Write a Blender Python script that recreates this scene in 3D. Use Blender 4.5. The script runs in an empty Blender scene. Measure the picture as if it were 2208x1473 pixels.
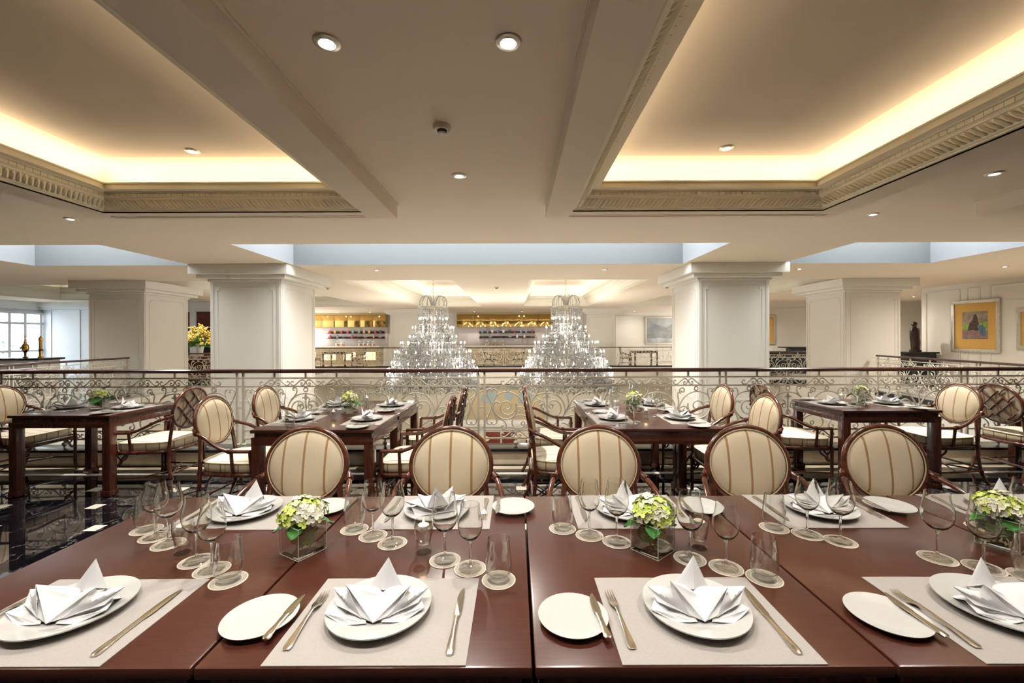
import bpy, bmesh, math, random
from mathutils import Vector, Matrix
PI = math.pi
rnd = random.Random(7)
S = bpy.context.scene
C = S.collection

# ---------------------------------------------------------------- camera, world, exposure, large lights
CAMZ = 1.45
F = 900.0                      # focal length in pixels of the 2208 px wide frame
VX, VY = 1112.0, 728.0         # where the room's depth lines meet
ROLL = 0.0032
cd = bpy.data.cameras.new('camera')
cd.sensor_width = 36.0
cd.lens = F / 2208.0 * 36.0
cd.shift_x = -(VX - 1104.0) / 2208.0
cd.shift_y = -(736.5 - VY) / 2208.0
cd.clip_start = 0.02
cam = bpy.data.objects.new('camera', cd)
C.objects.link(cam)
cam.matrix_world = Matrix.Translation((0, 0, CAMZ)) @ Matrix.Rotation(PI / 2, 4, 'X') @ Matrix.Rotation(-ROLL, 4, 'Z')
S.camera = cam

W = bpy.data.worlds.new('World'); S.world = W
W.use_nodes = True
bgn = W.node_tree.nodes['Background']
bgn.inputs[0].default_value = (0.88, 0.945, 1.0, 1)
bgn.inputs[1].default_value = 9.0
S.view_settings.view_transform = 'Standard'
S.view_settings.look = 'None'
S.view_settings.exposure = 0.42
S.view_settings.gamma = 1.0
S.view_settings.use_curve_mapping = False
try:
    S.cycles.max_bounces = 12
    S.cycles.diffuse_bounces = 3
    S.cycles.glossy_bounces = 2
    S.cycles.transmission_bounces = 12
    S.cycles.transparent_max_bounces = 16
    S.cycles.use_adaptive_sampling = True
    S.cycles.adaptive_threshold = 0.1
    S.cycles.adaptive_min_samples = 16
    S.cycles.sample_clamp_indirect = 4.0
    S.cycles.caustics_reflective = False
    S.cycles.caustics_refractive = False
except Exception:
    pass

WARM = (1.0, 0.87, 0.68)
WARM2 = (1.0, 0.93, 0.84)
NEUTRAL = (1.0, 0.95, 0.87)
COVE_W = 1.9          # watts per metre of cove strip over the dining room
COVE_FAR_W = 2.6
SPOT_W = 80.0
CHAND_W = 350.0


def light(kind, name, loc, power, color, rot=(0, 0, 0), **kw):
    l = bpy.data.lights.new(name, kind)
    l.energy = power
    l.color = color
    for k, v in kw.items():
        setattr(l, k, v)
    o = bpy.data.objects.new(name, l)
    C.objects.link(o)
    o.location = loc
    o.rotation_euler = rot
    return o


# ---------------------------------------------------------------- materials
def nodes_of(m):
    m.use_nodes = True
    nt = m.node_tree
    return nt, nt.nodes, nt.links, nt.nodes['Principled BSDF']


def mat(name, col, rough=0.5, metal=0.0, spec=0.5, coat=0.0, noise=0.0, nscale=20.0, bump=0.0, bscale=60.0, emit=0.0, ecol=None, stretch=None):
    m = bpy.data.materials.new(name)
    nt, N, L, b = nodes_of(m)
    b.inputs['Base Color'].default_value = (*col, 1)
    b.inputs['Roughness'].default_value = rough
    b.inputs['Metallic'].default_value = metal
    b.inputs['Specular IOR Level'].default_value = spec
    b.inputs['Coat Weight'].default_value = coat
    b.inputs['Coat Roughness'].default_value = 0.08
    if emit:
        b.inputs['Emission Color'].default_value = (*(ecol or col), 1)
        b.inputs['Emission Strength'].default_value = emit
    tc = None
    if noise or bump:
        tc = N.new('ShaderNodeTexCoord')
        src = tc.outputs['Object']
        if stretch:
            mp = N.new('ShaderNodeMapping')
            mp.inputs['Scale'].default_value = stretch
            L.new(src, mp.inputs[0]); src = mp.outputs[0]
    if noise:
        n = N.new('ShaderNodeTexNoise'); n.inputs['Scale'].default_value = nscale; n.inputs['Detail'].default_value = 6
        L.new(src, n.inputs['Vector'])
        r = N.new('ShaderNodeValToRGB')
        r.color_ramp.elements[0].position = 0.3; r.color_ramp.elements[1].position = 0.7
        r.color_ramp.elements[0].color = (*[c * (1 - noise) for c in col], 1)
        r.color_ramp.elements[1].color = (*[min(1, c * (1 + noise)) for c in col], 1)
        L.new(n.outputs['Fac'], r.inputs[0]); L.new(r.outputs[0], b.inputs['Base Color'])
    if bump:
        n2 = N.new('ShaderNodeTexNoise'); n2.inputs['Scale'].default_value = bscale; n2.inputs['Detail'].default_value = 4
        L.new(src, n2.inputs['Vector'])
        bp = N.new('ShaderNodeBump'); bp.inputs['Strength'].default_value = bump; bp.inputs['Distance'].default_value = 0.01
        L.new(n2.outputs['Fac'], bp.inputs['Height']); L.new(bp.outputs[0], b.inputs['Normal'])
    return m


def wood(name, c1, c2, rough=0.22, coat=0.6, stretch=(3, 40, 40), scale=2.0):
    m = bpy.data.materials.new(name)
    nt, N, L, b = nodes_of(m)
    tc = N.new('ShaderNodeTexCoord'); mp = N.new('ShaderNodeMapping'); mp.inputs['Scale'].default_value = stretch
    L.new(tc.outputs['Object'], mp.inputs[0])
    n = N.new('ShaderNodeTexNoise'); n.inputs['Scale'].default_value = scale; n.inputs['Detail'].default_value = 8; n.inputs['Distortion'].default_value = 0.4
    L.new(mp.outputs[0], n.inputs['Vector'])
    r = N.new('ShaderNodeValToRGB')
    r.color_ramp.elements[0].position = 0.3; r.color_ramp.elements[1].position = 0.72
    r.color_ramp.elements[0].color = (*c1, 1); r.color_ramp.elements[1].color = (*c2, 1)
    L.new(n.outputs['Fac'], r.inputs[0]); L.new(r.outputs[0], b.inputs['Base Color'])
    b.inputs['Roughness'].default_value = rough
    b.inputs['Coat Weight'].default_value = coat; b.inputs['Coat Roughness'].default_value = 0.15
    return m


def glass(name, tint=(0.99, 0.995, 0.99), edge=(0.52, 0.53, 0.5), ior=1.5, rough=0.0, gloss=1.0):
    """clear thin-walled glass: light passes straight through, mirror reflection by angle, tint towards the rim"""
    m = bpy.data.materials.new(name)
    nt, N, L, b = nodes_of(m)
    N.remove(b)
    out = N['Material Output']
    tr = N.new('ShaderNodeBsdfTransparent'); gl = N.new('ShaderNodeBsdfGlossy'); gl.inputs['Roughness'].default_value = rough
    gl.inputs['Color'].default_value = (gloss, gloss, gloss, 1)
    lw = N.new('ShaderNodeLayerWeight'); lw.inputs['Blend'].default_value = 0.35
    cr = N.new('ShaderNodeValToRGB')
    cr.color_ramp.elements[0].position = 0.5; cr.color_ramp.elements[0].color = (*tint, 1)
    cr.color_ramp.elements[1].position = 1.0; cr.color_ramp.elements[1].color = (*edge, 1)
    L.new(lw.outputs['Facing'], cr.inputs[0]); L.new(cr.outputs[0], tr.inputs['Color'])
    pw = N.new('ShaderNodeMath'); pw.operation = 'POWER'; pw.inputs[1].default_value = 2.0
    lw2 = N.new('ShaderNodeLayerWeight'); lw2.inputs['Blend'].default_value = 0.5
    L.new(lw2.outputs['Facing'], pw.inputs[0])
    fr = N.new('ShaderNodeMapRange'); fr.inputs['To Min'].default_value = ((ior - 1) / (ior + 1)) ** 2; fr.inputs['To Max'].default_value = 0.95
    L.new(pw.outputs[0], fr.inputs['Value'])
    mx = N.new('ShaderNodeMixShader')
    L.new(fr.outputs[0], mx.inputs[0]); L.new(tr.outputs[0], mx.inputs[1]); L.new(gl.outputs[0], mx.inputs[2])
    L.new(mx.outputs[0], out.inputs['Surface'])
    return m


def solid_glass(name, col=(0.98, 0.98, 0.96), ior=1.46):
    m = bpy.data.materials.new(name)
    nt, N, L, b = nodes_of(m)
    b.inputs['Base Color'].default_value = (*col, 1)
    b.inputs['Roughness'].default_value = 0.0
    b.inputs['IOR'].default_value = ior
    b.inputs['Transmission Weight'].default_value = 1.0
    return m


def crystal_mat(name):
    m = bpy.data.materials.new(name)
    nt, N, L, b = nodes_of(m)
    b.inputs['Base Color'].default_value = (0.30, 0.295, 0.28, 1)
    b.inputs['Roughness'].default_value = 0.12
    b.inputs['IOR'].default_value = 2.2
    tr = N.new('ShaderNodeBsdfTransparent'); mx = N.new('ShaderNodeMixShader'); mx.inputs[0].default_value = 0.62
    L.new(tr.outputs[0], mx.inputs[1]); L.new(b.outputs[0], mx.inputs[2]); L.new(mx.outputs[0], N['Material Output'].inputs['Surface'])
    return m


def stripes(name, base, stripe, xs, width, axis='X', uv=False, period=None, fringe=True):
    """woven cream fabric with thin brown stripes"""
    m = bpy.data.materials.new(name)
    nt, N, L, b = nodes_of(m)
    tc = N.new('ShaderNodeTexCoord')
    sp = N.new('ShaderNodeSeparateXYZ')
    L.new(tc.outputs['UV' if uv else 'Object'], sp.inputs[0])
    src = sp.outputs[axis]
    def M(op, a, bb=None):
        n = N.new('ShaderNodeMath'); n.operation = op
        for i, v in enumerate((a, bb)):
            if v is None: continue
            if isinstance(v, (int, float)): n.inputs[i].default_value = v
            else: L.new(v, n.inputs[i])
        return n.outputs[0]
    q = M('ADD', src, period * 100.5)
    q = M('MODULO', q, period)
    q = M('SUBTRACT', q, period / 2)
    q = M('ABSOLUTE', q)
    q = M('LESS_THAN', q, width / 2)
    mx = N.new('ShaderNodeMix'); mx.data_type = 'RGBA'
    L.new(q, mx.inputs['Factor'])
    mx.inputs[6].default_value = (*base, 1); mx.inputs[7].default_value = (*stripe, 1)
    nz = N.new('ShaderNodeTexNoise'); nz.inputs['Scale'].default_value = 450; L.new(tc.outputs['Object'], nz.inputs['Vector'])
    mx2 = N.new('ShaderNodeMix'); mx2.data_type = 'RGBA'; mx2.blend_type = 'MULTIPLY'; mx2.inputs['Factor'].default_value = 0.35
    L.new(mx.outputs[2], mx2.inputs[6]); L.new(nz.outputs['Color'], mx2.inputs[7])
    hs = N.new('ShaderNodeHueSaturation'); hs.inputs['Value'].default_value = 1.15
    L.new(mx2.outputs[2], hs.inputs['Color']); L.new(hs.outputs[0], b.inputs['Base Color'])
    b.inputs['Roughness'].default_value = 0.9
    b.inputs['Specular IOR Level'].default_value = 0.15
    bp = N.new('ShaderNodeBump'); bp.inputs['Strength'].default_value = 0.15; bp.inputs['Distance'].default_value = 0.002
    L.new(nz.outputs['Fac'], bp.inputs['Height']); L.new(bp.outputs[0], b.inputs['Normal'])
    return m


def marble_black(name):
    m = bpy.data.materials.new(name)
    nt, N, L, b = nodes_of(m)
    tc = N.new('ShaderNodeTexCoord')
    g = N.new('ShaderNodeNewGeometry')
    n1 = N.new('ShaderNodeTexNoise'); n1.inputs['Scale'].default_value = 2.2; n1.inputs['Detail'].default_value = 7; n1.inputs['Distortion'].default_value = 1.6
    oi = N.new('ShaderNodeObjectInfo')
    va = N.new('ShaderNodeVectorMath'); va.operation = 'ADD'
    sc = N.new('ShaderNodeVectorMath'); sc.operation = 'SCALE'; sc.inputs[3].default_value = 40.0
    cb = N.new('ShaderNodeCombineXYZ'); L.new(oi.outputs['Random'], cb.inputs[0]); L.new(oi.outputs['Random'], cb.inputs[1])
    L.new(cb.outputs[0], sc.inputs[0]); L.new(sc.outputs[0], va.inputs[0]); L.new(tc.outputs['Object'], va.inputs[1])
    L.new(va.outputs[0], n1.inputs['Vector'])
    s = N.new('ShaderNodeMath'); s.operation = 'SUBTRACT'; s.inputs[1].default_value = 0.5; L.new(n1.outputs['Fac'], s.inputs[0])
    a = N.new('ShaderNodeMath'); a.operation = 'ABSOLUTE'; L.new(s.outputs[0], a.inputs[0])
    r = N.new('ShaderNodeValToRGB'); r.color_ramp.elements[0].position = 0.0; r.color_ramp.elements[1].position = 0.007
    r.color_ramp.elements[0].color = (0.22, 0.21, 0.2, 1); r.color_ramp.elements[1].color = (0.006, 0.006, 0.009, 1)
    L.new(a.outputs[0], r.inputs[0])
    L.new(r.outputs[0], b.inputs['Base Color'])
    b.inputs['Roughness'].default_value = 0.03
    b.inputs['IOR'].default_value = 1.7
    b.inputs['Coat Weight'].default_value = 0.6; b.inputs['Coat Roughness'].default_value = 0.02
    return m


def marble_cream(name, c=(0.76, 0.66, 0.51), rough=0.15):
    return mat(name, c, rough, noise=0.14, nscale=3.5, spec=0.5)


def radial_print(name):
    """printed paper coaster: pale edge, thin rings, grey-brown centre"""
    m = bpy.data.materials.new(name)
    nt, N, L, b = nodes_of(m)
    tc = N.new('ShaderNodeTexCoord')
    ln = N.new('ShaderNodeVectorMath'); ln.operation = 'LENGTH'; L.new(tc.outputs['Object'], ln.inputs[0])
    dv = N.new('ShaderNodeMath'); dv.operation = 'DIVIDE'; dv.inputs[1].default_value = 0.049; L.new(ln.outputs['Value'], dv.inputs[0])
    r = N.new('ShaderNodeValToRGB'); r.color_ramp.interpolation = 'CONSTANT'
    cols = [(0, (0.26, 0.235, 0.205)), (0.62, (0.26, 0.235, 0.205)), (0.665, (0.66, 0.58, 0.46)), (0.70, (0.30, 0.275, 0.23)), (0.75, (0.46, 0.42, 0.34)), (0.775, (0.30, 0.275, 0.23)),
            (0.82, (0.46, 0.42, 0.34)), (0.845, (0.30, 0.275, 0.23)), (0.915, (0.60, 0.51, 0.43))]
    e = r.color_ramp.elements
    e[0].position = 0; e[0].color = (*cols[0][1], 1); e[1].position = cols[1][0]; e[1].color = (*cols[1][1], 1)
    for p, c in cols[2:]:
        k = e.new(p); k.color = (*c, 1)
    L.new(dv.outputs[0], r.inputs[0]); L.new(r.outputs[0], b.inputs['Base Color'])
    b.inputs['Roughness'].default_value = 0.7
    return m


M = {}
M['wall'] = mat('cream_paint', (0.71, 0.66, 0.575), 0.55, spec=0.3)
M['ceil'] = mat('ceiling_paint', (0.73, 0.61, 0.475), 0.85, spec=0.2)
M['cornice'] = mat('cornice_paint', (0.92, 0.81, 0.60), 0.85, spec=0.1)
M['cornice_far'] = mat('pale_cornice_paint', (0.72, 0.66, 0.53), 0.6, spec=0.3)
M['shaft_side'] = mat('skylight_wall_lit', (0.26, 0.267, 0.275), 0.8)
M['shaft_far'] = mat('skylight_wall_shaded', (0.165, 0.172, 0.172), 0.8)  # far wall's shade put into its colour, darker than the side walls
M['black_marble'] = marble_black('black_marble')
M['white_marble'] = mat('white_marble_inlay', (0.75, 0.71, 0.64), 0.08, noise=0.06, nscale=12)
M['cream_marble'] = marble_cream('cream_marble')
M['cream_floor'] = marble_cream('cream_marble_floor', (0.66, 0.615, 0.55), 0.1)
M['lobby_wall'] = mat('lobby_cream_panel', (0.76, 0.69, 0.54), 0.5)
M['wood'] = wood('mahogany_top', (0.050, 0.0125, 0.0075), (0.076, 0.0215, 0.0135), 0.28, 0.35, (4, 60, 60), 3.0)
M['wood_dark'] = wood('mahogany_frame', (0.045, 0.011, 0.007), (0.10, 0.026, 0.015), 0.25, 0.6, (30, 30, 3), 2.0)
M['rail_wood'] = wood('handrail_mahogany', (0.035, 0.010, 0.008), (0.07, 0.019, 0.014), 0.3, 0.5, (2, 30, 30), 2.0)
M['rattan'] = wood('varnished_rattan', (0.045, 0.012, 0.007), (0.13, 0.036, 0.018), 0.22, 0.6, (12, 12, 12), 2.0)
M['iron'] = mat('champagne_painted_iron', (0.52, 0.475, 0.385), 0.4, metal=0.12, noise=0.08, nscale=30)
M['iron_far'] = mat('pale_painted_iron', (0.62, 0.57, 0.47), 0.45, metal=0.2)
M['fab'] = stripes('striped_back_fabric', (0.62, 0.53, 0.39), (0.36, 0.215, 0.105), None, 0.0115, 'X', period=0.1125)
M['fab_seat'] = stripes('striped_seat_fabric', (0.76, 0.70, 0.58), (0.30, 0.19, 0.10), None, 0.007, 'X', period=0.1125)
M['fab_border'] = stripes('striped_border_fabric', (0.62, 0.52, 0.36), (0.25, 0.13, 0.06), None, 0.009, 'X', uv=True, period=0.1125)
M['piping'] = mat('fabric_piping', (0.55, 0.44, 0.28), 0.9)
M['porcelain'] = mat('white_porcelain', (0.50, 0.50, 0.485), 0.12, spec=0.5, coat=0.3)
M['linen'] = mat('white_napkin_linen', (0.67, 0.67, 0.685), 0.85, spec=0.2, bump=0.05, bscale=400)
M['mat'] = mat('woven_placemat', (0.36, 0.335, 0.315), 0.85, spec=0.2, noise=0.05, nscale=160, bump=0.2, bscale=260, stretch=(1, 3, 1))
M['steel'] = mat('champagne_steel', (0.66, 0.61, 0.52), 0.22, metal=1.0)
M['glass'] = solid_glass('clear_glass')
M['glass_thin'] = glass('thin_tumbler_glass', (0.99, 0.995, 0.985), (0.5, 0.51, 0.46), 1.6)
M['glass_stem'] = solid_glass('clear_solid_glass')
M['glass_foot'] = glass('clear_glass_foot', (0.98, 0.98, 0.97), (0.75, 0.75, 0.7), 1.9)
M['glass_thick'] = glass('thick_glass', (0.985, 0.99, 0.975), (0.72, 0.77, 0.66), 1.7)
M['glass_edge'] = mat('vase_edge_glint', (0.62, 0.68, 0.56), 0.08, spec=0.8)  # pale opaque colour stands in for light refracted along the vase edges
M['water'] = glass('still_water', (0.995, 0.998, 0.995), (0.93, 0.95, 0.92), 1.33)
M['wax'] = mat('candle_wax', (0.85, 0.78, 0.66), 0.5)
M['flame'] = mat('candle_flame', (1, 0.9, 0.7), 0.5, emit=18.0, ecol=(1.0, 0.82, 0.52))
M['coaster'] = radial_print('printed_coaster')
M['petal'] = mat('hydrangea_petal', (0.62, 0.64, 0.33), 0.6, noise=0.3, nscale=60)
M['petal_green'] = mat('lime_petal', (0.55, 0.66, 0.14), 0.6, noise=0.3, nscale=60)
M['petal_white'] = mat('ivory_petal', (0.62, 0.61, 0.50), 0.6, noise=0.1, nscale=60)
M['leaf'] = mat('hydrangea_leaf', (0.05, 0.20, 0.035), 0.35, noise=0.3, nscale=40)
M['stem'] = mat('green_stem', (0.11, 0.27, 0.05), 0.4, noise=0.4, nscale=60)
M['chrome'] = mat('satin_chrome', (0.55, 0.5, 0.42), 0.35, metal=0.8)
M['dark'] = mat('dark_recess', (0.02, 0.018, 0.015), 0.6)
M['lens'] = mat('lamp_lens', (1, 1, 1), 0.3, emit=14.0, ecol=(1.0, 0.94, 0.84))
M['plastic'] = mat('cream_plastic', (0.62, 0.52, 0.42), 0.5)
M['bulb'] = mat('chandelier_bulb', (1, 1, 1), 0.3, emit=9.0, ecol=(1.0, 0.93, 0.80))
M['candle_sleeve'] = mat('candle_sleeve', (0.8, 0.76, 0.66), 0.4)
M['crystal'] = crystal_mat('cut_crystal')
M['silver'] = mat('chandelier_frame', (0.6, 0.56, 0.46), 0.25, metal=0.9)
M['gold_mirror'] = mat('gold_mirror', (0.50, 0.32, 0.10), 0.06, metal=0.9)
M['bar_marble'] = mat('pale_pink_marble', (0.66, 0.58, 0.54), 0.3, noise=0.1, nscale=2.5)
M['bar_panel'] = mat('ochre_bar_panel', (0.42, 0.30, 0.13), 0.35)
M['onyx'] = mat('backlit_onyx', (0.9, 0.75, 0.45), 0.4, emit=1.3, ecol=(1.0, 0.74, 0.36))
M['shelf'] = mat('dark_shelf', (0.06, 0.022, 0.02), 0.4)
M['gilt'] = mat('silver_gilt_frame', (0.55, 0.51, 0.43), 0.35, metal=0.6, noise=0.25, nscale=45, bump=0.3, bscale=90)
M['ochre_mat'] = mat('ochre_picture_mount', (0.62, 0.36, 0.09), 0.8)
M['pastel1'] = mat('muted_pastel_ground', (0.30, 0.24, 0.17), 0.9, noise=0.35, nscale=9)
M['pastel2'] = mat('pastel_umber', (0.09, 0.05, 0.04), 0.9, noise=0.4, nscale=14)
M['pastel3'] = mat('pastel_blue', (0.10, 0.16, 0.22), 0.9, noise=0.4, nscale=14)
M['pastel4'] = mat('pastel_green', (0.25, 0.34, 0.09), 0.9, noise=0.4, nscale=14)
M['pastel5'] = mat('pastel_mauve', (0.26, 0.17, 0.15), 0.9, noise=0.3, nscale=12)
M['grey_paint'] = mat('misty_grey_paint', (0.33, 0.34, 0.33), 0.5, noise=0.35, nscale=1.6)
M['grey_dark'] = mat('slate_grey_paint', (0.22, 0.23, 0.225), 0.5, noise=0.3, nscale=2.5)
M['bronze'] = mat('dark_bronze', (0.05, 0.032, 0.026), 0.35, metal=0.7, noise=0.3, nscale=12)
M['black'] = mat('black_lacquer', (0.012, 0.012, 0.014), 0.2)
M['brass'] = mat('polished_brass', (0.75, 0.45, 0.12), 0.18, metal=1.0)
M['blue_white'] = mat('white_window_paint', (0.80, 0.82, 0.84), 0.5)
M['cabinet_red'] = mat('dark_red_cabinet', (0.13, 0.028, 0.02), 0.35, noise=0.25, nscale=8)
M['yellow_flower'] = mat('yellow_blossom', (0.78, 0.52, 0.10), 0.6, noise=0.35, nscale=9)
M['lobby_red'] = mat('red_brown_lobby_panel', (0.20, 0.035, 0.02), 0.3)
M['lobby_tan'] = mat('amber_lobby_panel', (0.68, 0.55, 0.33), 0.6)
M['lobby_blue'] = mat('pale_blue_mural_paint', (0.45, 0.53, 0.54), 0.7)
M['lobby_white'] = mat('white_stone', (0.80, 0.77, 0.72), 0.35)
M['pane'] = glass('window_glass', (0.95, 0.98, 1.0), (0.8, 0.86, 0.9))
M['tree'] = mat('garden_shrub', (0.05, 0.16, 0.06), 0.7, noise=0.4, nscale=12)
M['outside'] = mat('pale_outside_wall', (0.72, 0.78, 0.84), 0.8)
for k_ in ('bulb', 'lens', 'flame', 'onyx'):      # their light is sampled from the lamps beside them
    M[k_].cycles.emission_sampling = 'NONE'
JAR = [mat('shelf_jar_' + n, c, 0.4) for n, c in (('green', (0.16, 0.22, 0.15)), ('amber', (0.45, 0.24, 0.08)), ('blue', (0.18, 0.22, 0.34)), ('cream', (0.7, 0.62, 0.5)), ('red', (0.32, 0.05, 0.04)), ('dark', (0.05, 0.04, 0.04)))]


# ---------------------------------------------------------------- mesh helpers
class MB:
    def __init__(s):
        s.v = []; s.f = []; s.uv = None

    def add(s, v, f):
        k = len(s.v)
        s.v += [tuple(p) for p in v]
        s.f += [tuple(i + k for i in q) for q in f]
        return s

    def box(s, x0, x1, y0, y1, z0, z1):
        return s.add([(x0, y0, z0), (x1, y0, z0), (x1, y1, z0), (x0, y1, z0), (x0, y0, z1), (x1, y0, z1), (x1, y1, z1), (x0, y1, z1)],
                     [(0, 3, 2, 1), (4, 5, 6, 7), (0, 1, 5, 4), (1, 2, 6, 5), (2, 3, 7, 6), (3, 0, 4, 7)])

    def bbox(s, x0, x1, y0, y1, z0, z1, b):
        """box with chamfered edges"""
        bm = bmesh.new()
        vs = [bm.verts.new(p) for p in ((x0, y0, z0), (x1, y0, z0), (x1, y1, z0), (x0, y1, z0), (x0, y0, z1), (x1, y0, z1), (x1, y1, z1), (x0, y1, z1))]
        for q in ((0, 3, 2, 1), (4, 5, 6, 7), (0, 1, 5, 4), (1, 2, 6, 5), (2, 3, 7, 6), (3, 0, 4, 7)):
            bm.faces.new([vs[i] for i in q])
        bmesh.ops.bevel(bm, geom=list(bm.edges), offset=b, segments=2, affect='EDGES', profile=0.6)
        bm.verts.index_update()
        s.add([v.co[:] for v in bm.verts], [[v.index for v in f.verts] for f in bm.faces])
        bm.free()
        return s

    def tube(s, pts, r, n=6, closed=False, cap=True):
        P = [Vector(p) for p in pts]
        m = len(P)
        R = r if isinstance(r, (list, tuple)) else [r] * m
        T = []
        for i in range(m):
            a = P[(i - 1) % m] if (closed or i > 0) else P[i]
            b = P[(i + 1) % m] if (closed or i < m - 1) else P[i]
            t = b - a
            T.append(t.normalized() if t.length > 1e-9 else Vector((0, 0, 1)))
        ref = Vector((0, 1, 0)) if abs(T[0].y) < 0.9 else Vector((1, 0, 0))
        nrm = (ref - T[0] * ref.dot(T[0])).normalized()
        k0 = len(s.v)
        for i in range(m):
            nrm = nrm - T[i] * nrm.dot(T[i])
            nrm = nrm.normalized() if nrm.length > 1e-6 else T[i].orthogonal().normalized()
            bn = T[i].cross(nrm)
            for j in range(n):
                a = 2 * PI * (j + 0.5) / n
                s.v.append(tuple(P[i] + (nrm * math.cos(a) + bn * math.sin(a)) * R[i]))
        e = m if closed else m - 1
        for i in range(e):
            i2 = (i + 1) % m
            for j in range(n):
                j2 = (j + 1) % n
                s.f.append((k0 + i * n + j, k0 + i2 * n + j, k0 + i2 * n + j2, k0 + i * n + j2))
        if cap and not closed:
            s.f.append(tuple(k0 + j for j in range(n)))
            s.f.append(tuple(k0 + (m - 1) * n + j for j in reversed(range(n))))
        return s

    def lathe(s, prof, n=24, c=(0, 0, 0), sx=1.0, sy=1.0, close=False):
        """profile of (radius, z) turned about the z axis"""
        k0 = len(s.v)
        m = len(prof)
        for r, z in prof:
            for j in range(n):
                a = 2 * PI * j / n
                s.v.append((c[0] + r * sx * math.cos(a), c[1] + r * sy * math.sin(a), c[2] + z))
        for i in range(m - 1):
            for j in range(n):
                j2 = (j + 1) % n
                s.f.append((k0 + i * n + j, k0 + i * n + j2, k0 + (i + 1) * n + j2, k0 + (i + 1) * n + j))
        if prof[0][0] > 1e-5: s.f.append(tuple(k0 + j for j in reversed(range(n))))
        if prof[-1][0] > 1e-5: s.f.append(tuple(k0 + (m - 1) * n + j for j in range(n)))
        return s

    def loft(s, secs, n=8, e=2.0):
        """sections (y, x, z, half width, half thickness) along y"""
        k0 = len(s.v)
        for (y, x, z, w, t) in secs:
            for j in range(n):
                a = 2 * PI * (j + 0.5) / n
                ca, sa = math.cos(a), math.sin(a)
                s.v.append((x + w * math.copysign(abs(ca) ** (2 / e), ca), y, z + t * math.copysign(abs(sa) ** (2 / e), sa)))
        for i in range(len(secs) - 1):
            for j in range(n):
                j2 = (j + 1) % n
                s.f.append((k0 + i * n + j, k0 + i * n + j2, k0 + (i + 1) * n + j2, k0 + (i + 1) * n + j))
        s.f.append(tuple(k0 + j for j in reversed(range(n))))
        s.f.append(tuple(k0 + (len(secs) - 1) * n + j for j in range(n)))
        return s

    def grid(s, fn, nu, nv):
        k0 = len(s.v)
        for i in range(nu + 1):
            for j in range(nv + 1):
                s.v.append(tuple(fn(i / nu, j / nv)))
        for i in range(nu):
            for j in range(nv):
                a = k0 + i * (nv + 1) + j
                s.f.append((a, a + 1, a + nv + 2, a + nv + 1))
        return s

    def xf(s, mtx):
        s.v = [tuple(mtx @ Vector(p)) for p in s.v]
        return s

    def join(s, o, mtx=None):
        return s.add(o.v if mtx is None else [tuple(mtx @ Vector(p)) for p in o.v], o.f)

    def mesh(s, name, m, ang=40, fix=False):
        me = bpy.data.meshes.new(name)
        me.from_pydata(s.v, [], s.f)
        if fix:
            bm = bmesh.new(); bm.from_mesh(me)
            bmesh.ops.remove_doubles(bm, verts=bm.verts, dist=1e-5)
            bmesh.ops.recalc_face_normals(bm, faces=bm.faces)
            bm.to_mesh(me); bm.free()
        me.materials.append(M[m] if isinstance(m, str) else m)
        if ang:
            me.polygons.foreach_set('use_smooth', [True] * len(me.polygons))
            me.set_sharp_from_angle(angle=math.radians(ang))
        me.update()
        return me


def cat(P, k=4, closed=False):
    """smooth curve through the points"""
    P = [Vector(p) for p in P]
    n = len(P)
    out = []
    for i in range(n if closed else n - 1):
        p0 = P[(i - 1) % n] if (closed or i > 0) else P[0]
        p1 = P[i]; p2 = P[(i + 1) % n]
        p3 = P[(i + 2) % n] if (closed or i + 2 < n) else P[-1]
        for j in range(k):
            t = j / k
            out.append(0.5 * ((2 * p1) + (p2 - p0) * t + (2 * p0 - 5 * p1 + 4 * p2 - p3) * t * t + (3 * p1 - p0 - 3 * p2 + p3) * t * t * t))
    if not closed: out.append(P[-1])
    return out


def O(name, me, parent=None, loc=None, rot=None, scale=None, mtx=None):
    o = bpy.data.objects.new(name, me)
    C.objects.link(o)
    if parent is not None: o.parent = parent
    if mtx is not None: o.matrix_local = mtx
    else:
        if loc is not None: o.location = loc
        if rot is not None: o.rotation_euler = rot
        if scale is not None: o.scale = scale
    return o


def tag(o, label, cat_, group=None):
    o['label'] = label; o['category'] = cat_
    if group: o['group'] = group
    return o


def thing(name, label, cat_, loc=(0, 0, 0), rz=0.0, group=None):
    return tag(O(name, None, None, loc, (0, 0, rz)), label, cat_, group)


def struct(name, me, parent=None, **kw):
    o = O(name, me, parent, **kw)
    if parent is None: o['kind'] = 'structure'
    return o


def copy_tree(o, parent=None):
    c = o.copy(); C.objects.link(c); c.parent = parent
    for ch in list(o.children): copy_tree(ch, c)
    return c


def light_area(name, loc, sx, sy, power, color, rot=(0, 0, 0)):
    return light('AREA', name, loc, power, color, rot, shape='RECTANGLE', size=sx, size_y=sy)

# ---------------------------------------------------------------- setting: floor, curb, ceiling, walls
AX = -0.53                     # the hall's axis of symmetry
ZC = 2.9                       # soffit height
XL, XR = -19.0, 12.4           # side walls
YB = -3.2                      # wall behind the camera

fl = struct('floor', MB().box(XL, XR, YB, 4.76, -0.4, -0.004).mesh('floor', 'black_marble', 0))
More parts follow.
